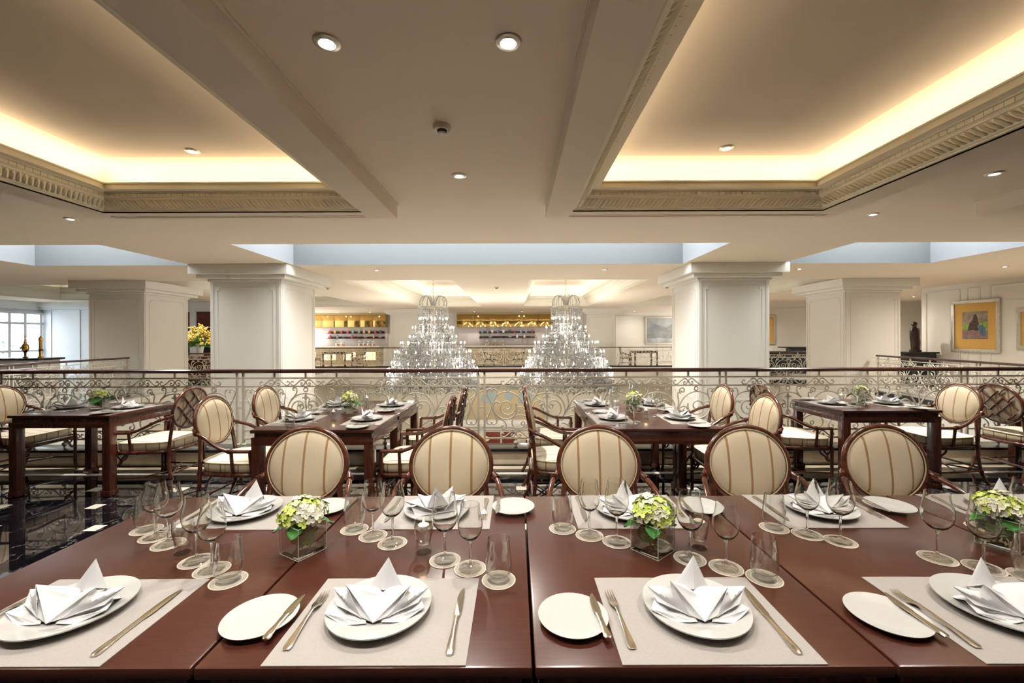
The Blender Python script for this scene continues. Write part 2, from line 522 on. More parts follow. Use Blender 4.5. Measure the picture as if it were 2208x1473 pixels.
# octagonal black tiles set on the diagonal with small white inlays at their corners
a_, c_ = 0.41, 0.05
tile = MB()
oct_ = [(a_ - c_, -c_), (a_ - c_, c_), (c_, a_ - c_), (-c_, a_ - c_), (-(a_ - c_), c_), (-(a_ - c_), -c_), (-c_, -(a_ - c_)), (c_, -(a_ - c_))]
g_ = 0.0012
oct_ = [(x * (1 - g_ * 4), y * (1 - g_ * 4)) for x, y in oct_]
tile.add([(x, y, -0.004) for x, y in oct_] + [(x, y, 0) for x, y in oct_], [tuple(range(8, 16))] + [(i, (i + 1) % 8, 8 + (i + 1) % 8, 8 + i) for i in range(8)])
tile_me = tile.mesh('floor_tile', 'black_marble', 0)
sq_me = MB().box(-c_ + .001, c_ - .001, -c_ + .001, c_ - .001, -0.004, 0.0004).mesh('inlay', 'white_marble', 0)
for i in range(-16, 17):
    for j in range(-10, 3):
        if (i + j) % 2: continue
        x, y = 0.05 + 0.41 * i, 4.02 + 0.41 * j
        if y < 0.9 or y > 4.3 or abs(x) > 6.2: continue
        O('inlay', sq_me, fl, (x, y, 0))
        # tiles sit halfway between inlays
        if y < 4.0: O('floor_tile', tile_me, fl, (x + 0.41, y, 0))
O('border_strip', MB().box(XL, XR, 4.612, 4.712, -0.004, 0.0006).mesh('border_strip', 'cream_marble', 0), fl)
O('border_line', MB().box(XL, XR, 4.43, 4.488, -0.004, 0.0006).mesh('border_line', 'white_marble', 0), fl)

# raised curb under the balustrade
cb = struct('trim_1', MB().box(-9.2, 8.2, 4.76, 4.96, -0.4, 0.16).mesh('curb', 'cream_marble', 0))
for k in range(-6, 7):
    x = -0.4 + 1.4 * k
    if -9.2 < x - .7 and x + .7 < 8.2:
        O('riser_slab', MB().bbox(x - .698, x + .698, 4.75, 4.765, 0.004, 0.158, .003).mesh('riser_slab', 'cream_marble', 30), cb)
O('curb_cap', MB().bbox(-9.25, 8.25, 4.712, 4.99, 0.16, 0.19, .006).mesh('curb_cap', 'black', 30), cb)
# galleries round the void
for n, (x0, x1, y0, y1) in enumerate(((XL, -9.2, 4.76, 13.0), (XL, -7.9, 13.0, 20.2), (-13, 12.4, 20.0, 25.0), (8.2, 13.6, 4.76, 13.0), (7.0, 19.0, 12.75, 20.2))):
    struct('floor_gallery', MB().box(x0, x1, y0, y1, -0.45, 0).mesh('floor_gallery', 'cream_floor', 0))
struct('floor_lobby', MB().box(-16, 15, 4.5, 27, -3.6, -3.4).mesh('floor_lobby', 'cream_floor', 0))

# ---- ceiling
HOLES = []
NEAR = [(-4.24, -1.58, -0.9, 4.30), (0.588, 3.17, -0.9, 4.30), (5.3, 7.9, -0.9, 4.30)]
FRAMES = [(-4.54, -1.28, -1.2, 4.53), (0.327, 3.45, -1.2, 4.53), (5.0, 8.2, -1.2, 4.53)]
ZF = 2.745                    # underside of the dropped frames
SKY = [(-4.39, 3.31, 6.43, 8.25), (-9.5, -6.4, 6.43, 8.25), (5.25, 8.2, 6.43, 8.25)]
FAR = [(-4.41, -1.6, 10.5, 19.3), (0.34, 3.35, 10.5, 19.3), (-9.6, -6.5, 10.5, 19.3), (5.2, 8.4, 10.5, 19.3), (-17.0, -11.6, 11.2, 15.6)]
HOLES = NEAR + SKY + FAR
X0, X1, Y0, Y1 = -19.3, 19.0, YB - .1, 27.0
xs = sorted({X0, X1} | {h[0] for h in HOLES} | {h[1] for h in HOLES})
ys = sorted({Y0, Y1} | {h[2] for h in HOLES} | {h[3] for h in HOLES})
sof = MB()
for i in range(len(xs) - 1):
    run = None
    for j in range(len(ys) - 1):
        cx, cy = (xs[i] + xs[i + 1]) / 2, (ys[j] + ys[j + 1]) / 2
        if any(h[0] < cx < h[1] and h[2] < cy < h[3] for h in HOLES): continue
        sof.add([(xs[i], ys[j], ZC), (xs[i + 1], ys[j], ZC), (xs[i + 1], ys[j + 1], ZC), (xs[i], ys[j + 1], ZC)], [(0, 3, 2, 1)])
        sof.add([(xs[i], ys[j], ZC + .3), (xs[i + 1], ys[j], ZC + .3), (xs[i + 1], ys[j + 1], ZC + .3), (xs[i], ys[j + 1], ZC + .3)], [(0, 1, 2, 3)])
ce = struct('ceiling', sof.mesh('ceiling', 'ceil', 0))


def ring(mb, rect, prof):
    """profile of (inward offset, z) swept round a rectangle"""
    x0, x1, y0, y1 = rect
    k0 = len(mb.v)
    for d, z in prof:
        mb.v += [(x0 + d, y0 + d, z), (x1 - d, y0 + d, z), (x1 - d, y1 - d, z), (x0 + d, y1 - d, z)]
    for i in range(len(prof) - 1):
        for j in range(4):
            j2 = (j + 1) % 4
            mb.f.append((k0 + i * 4 + j, k0 + (i + 1) * 4 + j, k0 + (i + 1) * 4 + j2, k0 + i * 4 + j2))


PROF = [(0, 0), (0, .012), (.02, .014), (.02, .024), (.038, .027), (.043, .036), (.11, .096), (.12, .098), (.126, .112), (.136, .118), (.14, .152), (.166, .153), (.168, .163), (.186, .166), (.19, .179), (.206, .182),
        (.21, .195), (.228, .198), (.232, .211), (.25, .213), (.25, .226), (.235, .226), (.235, .165), (-.02, .165), (-.02, .27), (-.008, .33), (.03, .385), (.09, .425), (.17, .444), (.30, .450)]
gad = MB()
gad.loft([(-.5, -.9, 0, .3, .1), (-.35, -.7, .1, .62, .6), (0, 0, .2, 0.8, 0.9), (.3, .75, .2, .7, .7), (.5, 1.1, 0.05, .35, .2)], 6)
# unit lobe: long axis y (-.5..+.5), lies in xy, bulges in z
gad_me = gad.mesh('gadroon', 'cornice', 60)
den_me = MB().box(-.5, .5, -.5, .5, 0, 1).mesh('dentil', 'cornice', 0)


def coffer(rect, m, pieces, watt, panel='ceil', z0=ZC, k=1.0, kz=1.0, col=WARM):
    x0, x1, y0, y1 = rect
    mb = MB(); ring(mb, rect, [(d * k, z0 + z * kz) for d, z in PROF])
    co = O('coffer_cornice', mb.mesh('coffer_cornice', m, 25), ce)
    O('coffer_panel', MB().box(x0 + .25 * k, x1 - .25 * k, y0 + .25 * k, y1 - .25 * k, z0 + .4495 * kz, z0 + .49 * kz).mesh('coffer_panel', panel, 0), ce)
    if pieces:
        S4 = {'far': (Vector((x0, y1, 0)), Vector((1, 0, 0)), Vector((0, -1, 0)), x1 - x0),
              'left': (Vector((x0, y1, 0)), Vector((0, -1, 0)), Vector((1, 0, 0)), y1 - 0.8),
              'right': (Vector((x1, y1, 0)), Vector((0, -1, 0)), Vector((-1, 0, 0)), y1 - 0.8)}
        for sd in pieces:
            o, u, nrm, ln = S4[sd]
            up = Vector((0, 0, 1))
            sg = {'left': -1, 'right': 1, 'far': 1 if x0 < -1 else -1}[sd]
            n = int((ln - .12) / .0445)
            for q in range(n):
                p = o + u * (.09 + .0445 * q) + nrm * .0765 + up * (z0 + .066)
                bz = (nrm * .060 - up * .067).normalized()
                by = (up * .060 + nrm * .067).normalized()
                w = .021 * sg
                mt = Matrix(((u.x * w, by.x * -.092, bz.x * .02, p.x), (u.y * w, by.y * -.092, bz.y * .02, p.y), (u.z * w, by.z * -.092, bz.z * .02, p.z), (0, 0, 0, 1)))
                O('gadroon', gad_me, co, mtx=mt)
            n = int((ln - .3) / .0565)
            for q in range(n):
                p = o + u * (.17 + .0565 * q) + nrm * .137 + up * (z0 + .135)
                mt = Matrix(((u.x * .052, up.x, nrm.x * .015, p.x), (u.y * .052, up.y, nrm.y * .015, p.y), (0, up.z * .03, 0, p.z), (0, 0, 0, 1)))
                O('dentil', den_me, co, mtx=mt)
    cx, cy, w, d = (x0 + x1) / 2, (y0 + y1) / 2, x1 - x0, y1 - y0
    zz = z0 + .18 * kz
    for nm, lc, sx, sy in (('far', (cx, y1 - .10, zz), w - .3, .05), ('near', (cx, y0 + .10, zz), w - .3, .05), ('left', (x0 + .10, cy, zz), .05, d - .3), ('right', (x1 - .10, cy, zz), .05, d - .3)):
        light_area('cove_strip', lc, sx, sy, watt * max(sx, sy), col, (PI, 0, 0))
    return co


KN = .893
for h, f, pc in zip(NEAR, FRAMES, (('far', 'left'), ('far', 'right', 'left'), None)):
    coffer(h, 'cornice', pc, COVE_W if pc else COVE_W * .6, 'ceil', ZF)
    fb = MB()
    fb.box(f[0], h[0], f[2], f[3], ZF, ZC).box(h[1], f[1], f[2], f[3], ZF, ZC).box(h[0], h[1], f[2], h[2], ZF, ZC).box(h[0], h[1], h[3], f[3], ZF, ZC)
    O('dropped_frame', fb.mesh('dropped_frame', 'ceil', 0), ce)
    mb = MB(); ring(mb, f, [(-.012, ZC), (-.012, ZC - .014), (0, ZC - .014)])
    O('frame_bead', mb.mesh('frame_bead', 'ceil', 0), ce)
for h in FAR[:2]: coffer(h, 'cornice_far', None, COVE_FAR_W, 'ceil', ZC, 1.2, 2.0, NEUTRAL)
for h in FAR[2:]: coffer(h, 'cornice_far', None, COVE_FAR_W * .35, 'ceil', ZC, 1.2, 2.0, NEUTRAL)
# skylight shafts, open to the sky at the top
for h in SKY:
    x0, x1, y0, y1 = h
    mb = MB()
    for (ax, ay), (bx, by) in (((x0, y1), (x0, y0)), ((x1, y0), (x1, y1)), ((x1 + .0, y0), (x0, y0))):
        mb.add([(ax, ay, ZC), (bx, by, ZC), (bx, by, ZC + .72), (ax, ay, ZC + .72)], [(0, 1, 2, 3)])
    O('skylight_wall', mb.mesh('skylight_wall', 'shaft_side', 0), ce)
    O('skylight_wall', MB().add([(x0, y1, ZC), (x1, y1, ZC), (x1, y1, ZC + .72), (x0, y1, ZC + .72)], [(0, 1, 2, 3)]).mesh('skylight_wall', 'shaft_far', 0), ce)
# roof above everything except the skylights, so that daylight enters only there
roof = MB()
for i in range(len(xs) - 1):
    for j in range(len(ys) - 1):
        cx, cy = (xs[i] + xs[i + 1]) / 2, (ys[j] + ys[j + 1]) / 2
        if any(h[0] < cx < h[1] and h[2] < cy < h[3] for h in SKY): continue
        roof.box(xs[i], xs[i + 1], ys[j], ys[j + 1], ZC + 1.1, ZC + 1.2)
O('roof_slab', roof.mesh('roof_slab', 'ceil', 0), ce)


# ---- panelled walls
def panel_frame(mb, u0, u1, z0, z1, put, notch=.0, r=.012):
    if notch:
        k = notch
        P = [(u0 + k, z0), (u1 - k, z0), (u1 - k, z0 + k), (u1, z0 + k), (u1, z1 - k), (u1 - k, z1 - k), (u1 - k, z1), (u0 + k, z1), (u0 + k, z1 - k), (u0, z1 - k), (u0, z0 + k), (u0 + k, z0 + k)]
    else:
        P = [(u0, z0), (u1, z0), (u1, z1), (u0, z1)]
    n = len(P)
    for i in range(n):
        mb.tube([put(*P[i]), put(*P[(i + 1) % n])], r, 6)


def wall_plane(name, p0, p1, z0, z1, m='wall', th=.2, panels=(), side=1, notch=0):
    """wall from p0 to p1 (x, y), thickness behind it; panels: (u0, u1, z0, z1) along the wall"""
    a, b = Vector((*p0, 0)), Vector((*p1, 0))
    d = (b - a); L_ = d.length; d.normalize()
    nrm = Vector((-d.y, d.x, 0)) * side          # towards the back of the wall
    mb = MB()
    q = [a, b, b + nrm * th, a + nrm * th]
    mb.add([(*v.xy, z0) for v in q] + [(*v.xy, z1) for v in q], [(0, 3, 2, 1), (4, 5, 6, 7), (0, 1, 5, 4), (1, 2, 6, 5), (2, 3, 7, 6), (3, 0, 4, 7)])
    w = struct(name, mb.mesh(name, m, 0))
    for (u0, u1, c0, c1) in panels:
        pm = MB()
        put = lambda u, z: (*(a + d * u - nrm * .004).xy, z)
        panel_frame(pm, u0, u1, c0, c1, put, notch, .018)
        O('panel_moulding', pm.mesh('panel_moulding', m, 40), w)
    return w


wall_plane('wall_back', (XL, YB), (XR, YB), -.2, 3.2, side=-1)
wl = wall_plane('wall_left', (XL, YB), (XL, 14.6), -.2, 3.2, 'blue_white', side=1)
wall_plane('wall_left_end', (XL, 16.72), (-11.9, 16.72), -.2, 3.2, 'blue_white', panels=((.4, 1.55, .2, 2.6), (2.0, 3.4, .2, 2.6)))
wr = wall_plane('wall_right', (XR, YB), (XR, 12.75), -.2, 3.2, panels=tuple((u, u + w_, .35, 2.75) for u, w_ in ((2.9, 2.2), (5.3, .9), (6.5, 2.0), (8.8, 1.55), (10.55, .35), (11.3, 0.35), (11.9, 2.2), (14.35, .3), (14.85, .95))), side=-1)
wall_plane('wall_right_return', (XR + .2, 12.75), (18.8, 12.75), -.2, 3.2, side=-1)
wall_plane('wall_right_corner', (18.8, 12.6), (18.8, 17.5), -.2, 3.2, side=-1)
wall_plane('wall_right_end', (7.0, 17.4), (18.8, 17.4), -.2, 3.2, panels=((1.2, 2.5, .3, 2.65), (2.75, 3.35, .3, 2.65), (3.7, 5.2, .3, 2.65), (5.6, 6.6, .3, 2.65), (6.8, 7.7, .3, 2.65)))
wall_plane('wall_far', (-14, 24.4), (12.5, 24.4), -.2, 3.2, 'wall', panels=((18.6, 19.6, .3, 2.7), (19.85, 22.3, .3, 2.7)))
wall_plane('wall_lobby', (-16, 20.6), (15, 20.6), -3.5, -.45, 'lobby_wall', panels=tuple((u, u + 2.3, -3.1, -.95) for u in (.6, 3.3, 6.0, 8.7, 20.1, 22.8, 25.5)))
wall_plane('wall_lobby_left', (-9.15, 4.6), (-9.3, 20.6), -3.5, -.45, 'lobby_wall', side=1)
wall_plane('wall_lobby_right', (8.15, 4.6), (8.3, 20.6), -3.5, -.45, 'lobby_wall', side=-1)
wall_plane('wall_lobby_near', (-16, 5.0), (15, 5.0), -3.5, -.4, 'lobby_wall', side=-1)
# fascia of the far gallery and of the side galleries
for k, (p0, p1, sd) in enumerate((((-13, 19.87), (12.4, 19.87), 1), ((-9.07, 5.02), (-9.07, 13.0), 1), ((8.07, 5.02), (8.07, 13.0), -1))):
    wall_plane('trim_%d' % (k + 2), p0, p1, -.75, 0.02, 'wall', th=.12, side=sd)


# ---- columns
def column(label, cx, y_front, w=1.42, z0=-3.4):
    h = w / 2
    t = thing('column', label, 'column', (cx, y_front + h, 0))
    sh = O('shaft', MB().bbox(-h, h, -h, h, z0, 2.62, .02).mesh('shaft', 'wall', 30), t)
    # corner beads and framed panels on each face
    for k in range(4):
        R = Matrix.Rotation(k * PI / 2, 4, 'Z')
        pm = MB()
        panel_frame(pm, -h + .15, h - .15, 0.2, 2.46, lambda u, z: (u, -h, z), .055, .009)
        pm.box(-h + .03, -h + .075, -h - .008, -h, z0, 2.6).box(h - .075, h - .03, -h - .008, -h, z0, 2.6)
        O('panel_moulding', pm.xf(R).mesh('panel_moulding', 'wall', 40), sh)
    cp = MB()
    def slab(o, a, b): cp.bbox(-h - o, h + o, -h - o, h + o, a, b, .008)
    slab(.03, 2.58, 2.63); slab(.16, 2.63, 2.705); slab(.25, 2.705, 2.90)
    O('capital', cp.mesh('capital', 'wall', 30), t)
    return t


column('tall cream square column at left of the chandeliers, nearer the railing', -5.39, 8.33)
column('tall cream square column at right of the chandeliers, nearer the railing', 4.36, 8.33)
column('cream square column where the left side railing ends', -10.14, 10.6)
column('cream square column where the right side railing ends', 9.07, 10.6)
column('distant cream column between the left bar bay and left chandelier', -5.6, 21.0)
column('distant cream column between the right chandelier and grey landscape painting', 4.3, 21.0)

# ---------------------------------------------------------------- wrought-iron balustrades
def PZ(x, y):                  # drawing units (1188 to the metre) to panel coordinates, origin at the post pair
    return ((x - 1150) / 1188.0, 0, 1.1428 - y * .0008416)


def mirrored(curves, xc=1150):
    return curves + [[(2 * xc - x, y) for x, y in c] for c in curves]


def circ(cx, cy, r, a0=0, a1=360, n=20, r1=None):
    r1 = r if r1 is None else r1
    return [(cx + (r + (r1 - r) * k / n) * math.cos(math.radians(a0 + (a1 - a0) * k / n)), cy - (r + (r1 - r) * k / n) * math.sin(math.radians(a0 + (a1 - a0) * k / n))) for k in range(n + 1)]


HEART = [[(405, 374), (396, 386), (386, 374), (392, 352), (418, 341), (446, 354), (458, 395), (440, 450), (405, 522), (388, 570), (370, 640), (340, 710), (318, 770), (325, 815), (355, 835), (384, 822), (384, 800), (372, 798)]]
HEART = mirrored(HEART, 388)
CIRCLE = [circ(600, 590, 16, 180, 180 + 560, 44, 132) + [(720, 690), (640, 752), (540, 755), (455, 700), (412, 610), (425, 540), (460, 520), (500, 540)],
          [(452, 440), (500, 405), (560, 388), (620, 386), (690, 405), (760, 450), (820, 530), (870, 640), (930, 720), (975, 770)],
          circ(612, 345, 25, 0, 360, 14),
          [(470, 745), (545, 780), (588, 835), (582, 880), (550, 893), (525, 872), (533, 848), (552, 855)]]
SCROLL = [circ(800, 372, 14, 0, -420, 26, 44) + [(862, 400), (866, 450), (852, 530), (870, 610), (915, 690)],
          [(735, 640), (745, 605), (790, 590), (850, 620), (900, 680), (950, 740)],
          [(760, 650), (785, 655), (790, 630), (770, 618)],
          [(955, 790), (890, 735), (800, 706), (720, 722), (668, 790), (685, 860), (750, 890), (830, 865), (900, 820), (945, 815)],
          circ(820, 818, 24, 0, 360, 14)]
ARCH = [[(1150, 398), (1230, 408), (1310, 450), (1370, 520), (1400, 610), (1385, 690), (1330, 770), (1250, 830), (1180, 862)],
        circ(1210, 585, 14, 60, 60 - 400, 26, 40) + [(1185, 545), (1215, 508), (1270, 505), (1325, 545), (1345, 610), (1325, 680), (1270, 740)],
        [(1300, 352), (1320, 350), (1328, 330), (1305, 316), (1276, 330), (1272, 375), (1300, 430), (1350, 480)],
        [(1150, 640), (1172, 650), (1180, 680), (1165, 700)],
        [(1150, 500), (1165, 460), (1188, 452), (1190, 470)]]
ARCH = mirrored(ARCH) + [circ(1150, 345, 27, 0, 360, 14), [(1150, 400), (1150, 880)]]
STEMS = [[(1150, 470), (1138, 440), (1150, 412), (1162, 440), (1150, 470)]]
ARCH += STEMS


def sfr(s, sg, dy=0):
    P = [(40, 262), (50, 246), (65, 255), (62, 278), (36, 284), (12, 262), (10, 230), (35, 211), (70, 216), (110, 250), (150, 281), (183, 284), (204, 260), (195, 234), (174, 231), (168, 248)]
    return [(s + sg * x, y + dy) for x, y in P]


def rod(mb, curves, r, k, n):
    for c in curves:
        mb.tube(cat([PZ(*p) for p in c], k), r, n)
    return mb


RR = .0085
me_heart = rod(MB(), [[(x + 762, y) for x, y in c] for c in HEART], RR, 2, 6).mesh('heart_scroll', 'iron', 60)     # centred on x = 0
me_circ = rod(MB(), CIRCLE, RR, 2, 6).mesh('circle_scroll', 'iron', 60)
me_scr = rod(MB(), SCROLL, RR, 2, 6).mesh('leaf_scroll', 'iron', 60)
me_arch = rod(MB(), ARCH, RR, 2, 6).mesh('arch_scroll', 'iron', 60)
me_fr = rod(MB(), [sfr(1150, 1), sfr(1150, -1)], .0075, 2, 6).mesh('frieze_scroll', 'iron', 60)
me_stub = MB().box(-.011, .011, -.008, .008, .985, 1.05).box(-.022, .022, -.01, .01, .985, .997).mesh('stub', 'iron', 0)
me_ball = MB().lathe([(.001, .185), (.014, .19), (.011, .205), (.024, .215), (.03, .23), (.024, .245), (.01, .256), (.013, .27), (.011, .285), (.001, .286)], 10).mesh('ball_foot', 'iron', 60)
me_post = MB().box(-.012, .012, -.012, .012, .19, 1.05).box(-.02, .02, -.02, .02, .19, .2).lathe([(.001, .2), (.02, .203), (.026, .216), (.02, .23), (.001, .235)], 8).mesh('post', 'iron', 30)
me_clip = MB().box(-.036, .036, -.008, .008, -.01, .01).mesh('spacer', 'iron', 0)
PANEL = 2.8
BARS = ((.987, .0085), (.890, .0085), (.377, .0085), (.283, .0085))
joined = MB()
unit = MB()
rod(unit, CIRCLE + [[(2300 - x, y) for x, y in c] for c in CIRCLE] + SCROLL + [[(2300 - x, y) for x, y in c] for c in SCROLL] + ARCH, .009, 1, 4)
for s in (722, 1150, 1578):
    rod(unit, [sfr(s, 1), sfr(s, -1), sfr(s, 1, 722), sfr(s, -1, 722)], .008, 1, 4)
hm = rod(MB(), [[(x + 762, y) for x, y in c] for c in HEART], .009, 1, 4)
for sx in (.759, 2.041):
    joined.join(unit, Matrix.Translation((sx, 0, 0)))
    for s in (722, 1150, 1578):
        joined.box(sx + (s - 1150) / 1188 - .011, sx + (s - 1150) / 1188 + .011, -.008, .008, .985, 1.05)
for sx in (.119, 1.4, 2.681): joined.join(hm, Matrix.Translation((sx, 0, 0)))
for z, r in BARS: joined.box(.03, 2.77, -.009, .009, z - r, z + r)
me_join = joined.mesh('scroll_panel', 'iron_far', 60)


def handrail(L_):
    mb = MB()
    P = [(-.036, 1.062), (-.03, 1.048), (.03, 1.048), (.036, 1.062), (.034, 1.078), (.02, 1.09), (-.02, 1.09), (-.034, 1.078)]
    mb.add([(0, y, z) for y, z in P] + [(L_, y, z) for y, z in P], [tuple(range(8)), tuple(reversed(range(8, 16)))] + [(i, 8 + i, 8 + (i + 1) % 8, (i + 1) % 8) for i in range(8)])
    return mb


def balustrade(label, p0, rz, n, dz=0.0, detail=False, L_=None, skip=()):
    t = thing('balustrade', label, 'railing', (p0[0], p0[1], dz), rz)
    full = PANEL * n
    if dz < 0: O('plinth', MB().box(0, full, -.06, .06, -dz, .19).mesh('plinth', 'black', 0), t)
    if detail:
        for k in range(n * 2):          # handrail in jointed lengths
            O('handrail', handrail(PANEL / 2 - .0015).mesh('handrail', 'rail_wood', 30), t, (k * PANEL / 2, 0, 0))
    else:
        O('handrail', handrail(full).mesh('handrail', 'rail_wood', 30), t)
    for k in range(n + 1):
        for s in (-.036, .036):
            if (k == 0 and s < 0) or (k == n and s > 0): continue
            O('post', me_post, t, (k * PANEL + s, 0, 0))
        for z, r in BARS[:1] + BARS[1:2] + ((.64, 0),): O('spacer', me_clip, t, (k * PANEL, 0, z))
    for k in range(n):
        b = k * PANEL
        if k in skip: continue
        if not detail:
            O('scroll_panel', me_join, t, (b, 0, 0))
            continue
        for z, r in BARS:
            O('bar', MB().box(.04, PANEL - .04, -.009, .009, -r, r).mesh('bar', 'iron', 0), t, (b, 0, z))
        for sx in (.119, 1.4, 2.681): O('heart_scroll', me_heart, t, (b + sx, 0, 0))
        for sx in (.759, 2.041):
            O('arch_scroll', me_arch, t, (b + sx, 0, 0))
            for sg in (1, -1):
                O('circle_scroll', me_circ, t, (b + sx, 0, 0), None, (sg, 1, 1))
                O('leaf_scroll', me_scr, t, (b + sx, 0, 0), None, (sg, 1, 1))
            for s in (-.36, 0, .36):
                O('stub', me_stub, t, (b + sx + s, 0, 0))
                O('frieze_scroll', me_fr, t, (b + sx + s, 0, 0))
                O('frieze_scroll', me_fr, t, (b + sx + s, 0, -.607))
                O('ball_foot', me_ball, t, (b + sx + s, 0, 0))
    return t


balustrade('long wrought-iron scroll railing with dark wood handrail behind the rear tables', (-8.8, 4.85), 0, 6, detail=True)
balustrade('wrought-iron side railing running back to the column at far left', (-8.95, 4.95), math.atan2(5.6, -.8), 2, -.1)
balustrade('wrought-iron side railing running back to the column at far right', (8.0, 4.95), math.atan2(5.5, 1.05), 2, -.1)
balustrade('short wrought-iron railing in front of the yellow flowers', (-11.1, 13.0), 0, 1, -.09)
balustrade('short wrought-iron railing left of the bronze statue, between two columns', (7.1, 13.0), 0, 1, -.09)
balustrade('distant pale wrought-iron railing beneath the bar shelves, behind the chandeliers', (-.55 - 2.8 * 4, 20.1), 0, 8, -.1)

# ---------------------------------------------------------------- ceiling fixtures
dl_ring = MB().lathe([(.038, .004), (.036, -.004), (.041, -.012), (.060, -.008), (.066, -.001), (.066, .0)], 28).mesh('trim_ring', 'chrome', 50)
dl_ring2 = MB().lathe([(.033, .012), (.0335, -.003), (.0375, -.005), (.0385, .004)], 24).mesh('inner_ring', 'dark', 50)
dl_lens = MB().lathe([(.001, -.013), (.024, -.011), (.033, -.004)], 20).mesh('lens', 'lens', 50)


def downlight(label, x, y, z, watt=1.0, sc=1.0, spot=True, ang=168):
    t = thing('downlight', label, 'ceiling light', (x, y, z), 0, 'recessed ceiling downlights')
    for n, me in (('trim_ring', dl_ring), ('inner_ring', dl_ring2), ('lens', dl_lens)):
        O(n, me, t, (0, 0, -.0005), None, (sc, sc, sc))
    if spot:
        light('SPOT', 'downlight_lamp', (x, y, z - .02), SPOT_W * watt, WARM2, spot_size=math.radians(ang), spot_blend=.9, shadow_soft_size=.03)
    return t


ZR = ZC
ZK = ZF + .4495
downlight('recessed downlight in central ceiling panel, larger at top left', -.92, 2.045, ZR, ang=132)
downlight('recessed downlight in central ceiling panel, right of the other large one', -.032, 2.045, ZR, ang=132)
downlight('small recessed downlight beyond the smoke detector', -.5, 3.73, ZR, 3.0, ang=132)
downlight('recessed downlight in the left ceiling coffer', -3.0, 3.88, ZK, 5.0, ang=62)
downlight('recessed downlight in the right ceiling coffer', 1.95, 3.85, ZK, 5.0, ang=62)
downlight('recessed downlight in flat ceiling outside the left coffer', -5.36, 5.03, ZC, 2.6, ang=96)
downlight('recessed downlight in flat ceiling beyond the right coffer corner', 4.24, 4.95, ZC, 2.6, ang=96)
downlight('recessed downlight in flat ceiling at upper right, beside the right coffer', 4.27, 3.72, ZC, 2.6, ang=96)
downlight('recessed downlight overhead near the first table', -.92, .5, ZR, 1.15, ang=132)
downlight('recessed downlight overhead near the second table', -.032, .5, ZR, 1.15, ang=132)
downlight('recessed downlight overhead in the left coffer', -3.0, 1.7, ZK, 1.1, ang=120)
downlight('recessed downlight overhead in the right coffer', 1.95, 1.7, ZK, 1.1, ang=120)
downlight('recessed downlight overhead in the left coffer, nearest', -2.6, .6, ZK, ang=120)
downlight('recessed downlight overhead in the right coffer, nearest', 1.6, .6, ZK, ang=120)
downlight('recessed downlight beyond the skylight, left of the left chandelier', -2.96, 8.9, ZC, 1.0)
downlight('recessed downlight beyond the skylight, right of the right chandelier', 1.9, 8.9, ZC, 1.0)
downlight('recessed downlight beyond the right skylight, above a column', 6.05, 8.9, ZC, 1.0)
downlight('recessed downlight at far right over the framed pictures', 10.2, 8.7, ZC, 3.2)
downlight('recessed downlight over the right gallery near the bronze statue', 11.0, 13.5, ZC, 3.5)
downlight('recessed downlight over the right end wall', 8.9, 15.6, ZC, 3.5)
downlight('added downlight over the right gallery, beyond the frame', 10.2, 6.0, ZC, 3.0)  # unseen lamp, added to brighten the right gallery
downlight('added downlight in the passage behind the bronze statue', 14.5, 15.2, ZC, 3.0)  # lamp added to lighten the dark end of the right gallery
downlight('recessed downlight over the left gallery tables', -12.2, 8.7, ZC, 2.0)
downlight('recessed downlight over the yellow flowers', -10.6, 13.6, ZC, 2.0)
for i, x in enumerate((-11.2, -9.9, -8.1, -2.3, .35, 6.6, 9.2)):
    downlight(('tiny downlight over the left bar bay, %s' % ('leftmost', 'middle', 'rightmost')[i]) if i < 3 else ('tiny downlight over the central bar bay, %s' % ('left one', 'right one')[i - 3]) if i < 5 else ('tiny downlight over the grey painting wall, %s' % ('left one', 'right one')[i - 5]),
              x, 23.2, ZC, 1.4, 1.4)


def smoke(label, x, y, z):
    t = thing('smoke_detector', label, 'smoke detector', (x, y, z))
    O('base', MB().lathe([(.001, -.03), (.055, -.03), (.062, -.012), (.062, 0)], 24).mesh('base', 'plastic', 40), t)
    O('grille', MB().lathe([(.026, -.046), (.03, -.046), (.034, -.03)], 20).mesh('grille', 'dark', 40), t)
    O('cap', MB().lathe([(.001, -.056), (.02, -.055), (.028, -.047), (.028, -.043)], 20).mesh('cap', 'plastic', 40), t)
    O('indicator', MB().lathe([(.001, -.042), (.004, -.04), (.004, -.03)], 8, (.046, -.01, 0)).mesh('indicator', 'porcelain', 40), t)


smoke('round cream smoke detector in the central ceiling panel', -.5, 2.86, ZR)
smoke('distant smoke detector between the two chandeliers', -.55, 12.0, ZC)
smoke('distant smoke detector left of the left chandelier coffer', -5.4, 12.0, ZC)
smoke('distant smoke detector right of the right chandelier coffer', 4.35, 12.0, ZC)
for lb, x0, x1 in (('narrow linear air slot along the left ceiling coffer', -4.28, -1.6), ('narrow linear air slot along the right ceiling coffer', .575, 3.31)):
    t = thing('air_vent', lb, 'air vent', ((x0 + x1) / 2, 4.455, ZF))
    h = (x1 - x0) / 2
    O('frame', MB().box(-h, h, -.035, -.008, -.004, .004).box(-h, h, .008, .035, -.004, .004).mesh('frame', 'ceil', 0), t)
    O('slot', MB().box(-h, h, -.008, .008, -.002, .004).mesh('slot', 'dark', 0), t)


# ---------------------------------------------------------------- chandeliers
TIERS = [(.50, 2.11, 10), (.73, 1.79, 12), (.85, 1.46, 14), (1.15, 1.24, 18), (1.36, .92, 22), (1.47, .54, 24), (1.60, .30, 26), (1.66, .12, 26)]
bulb_me = MB().lathe([(.001, 0), (.016, .012), (.02, .035), (.014, .06), (.001, .085)], 8).mesh('bulb', 'bulb', 60)


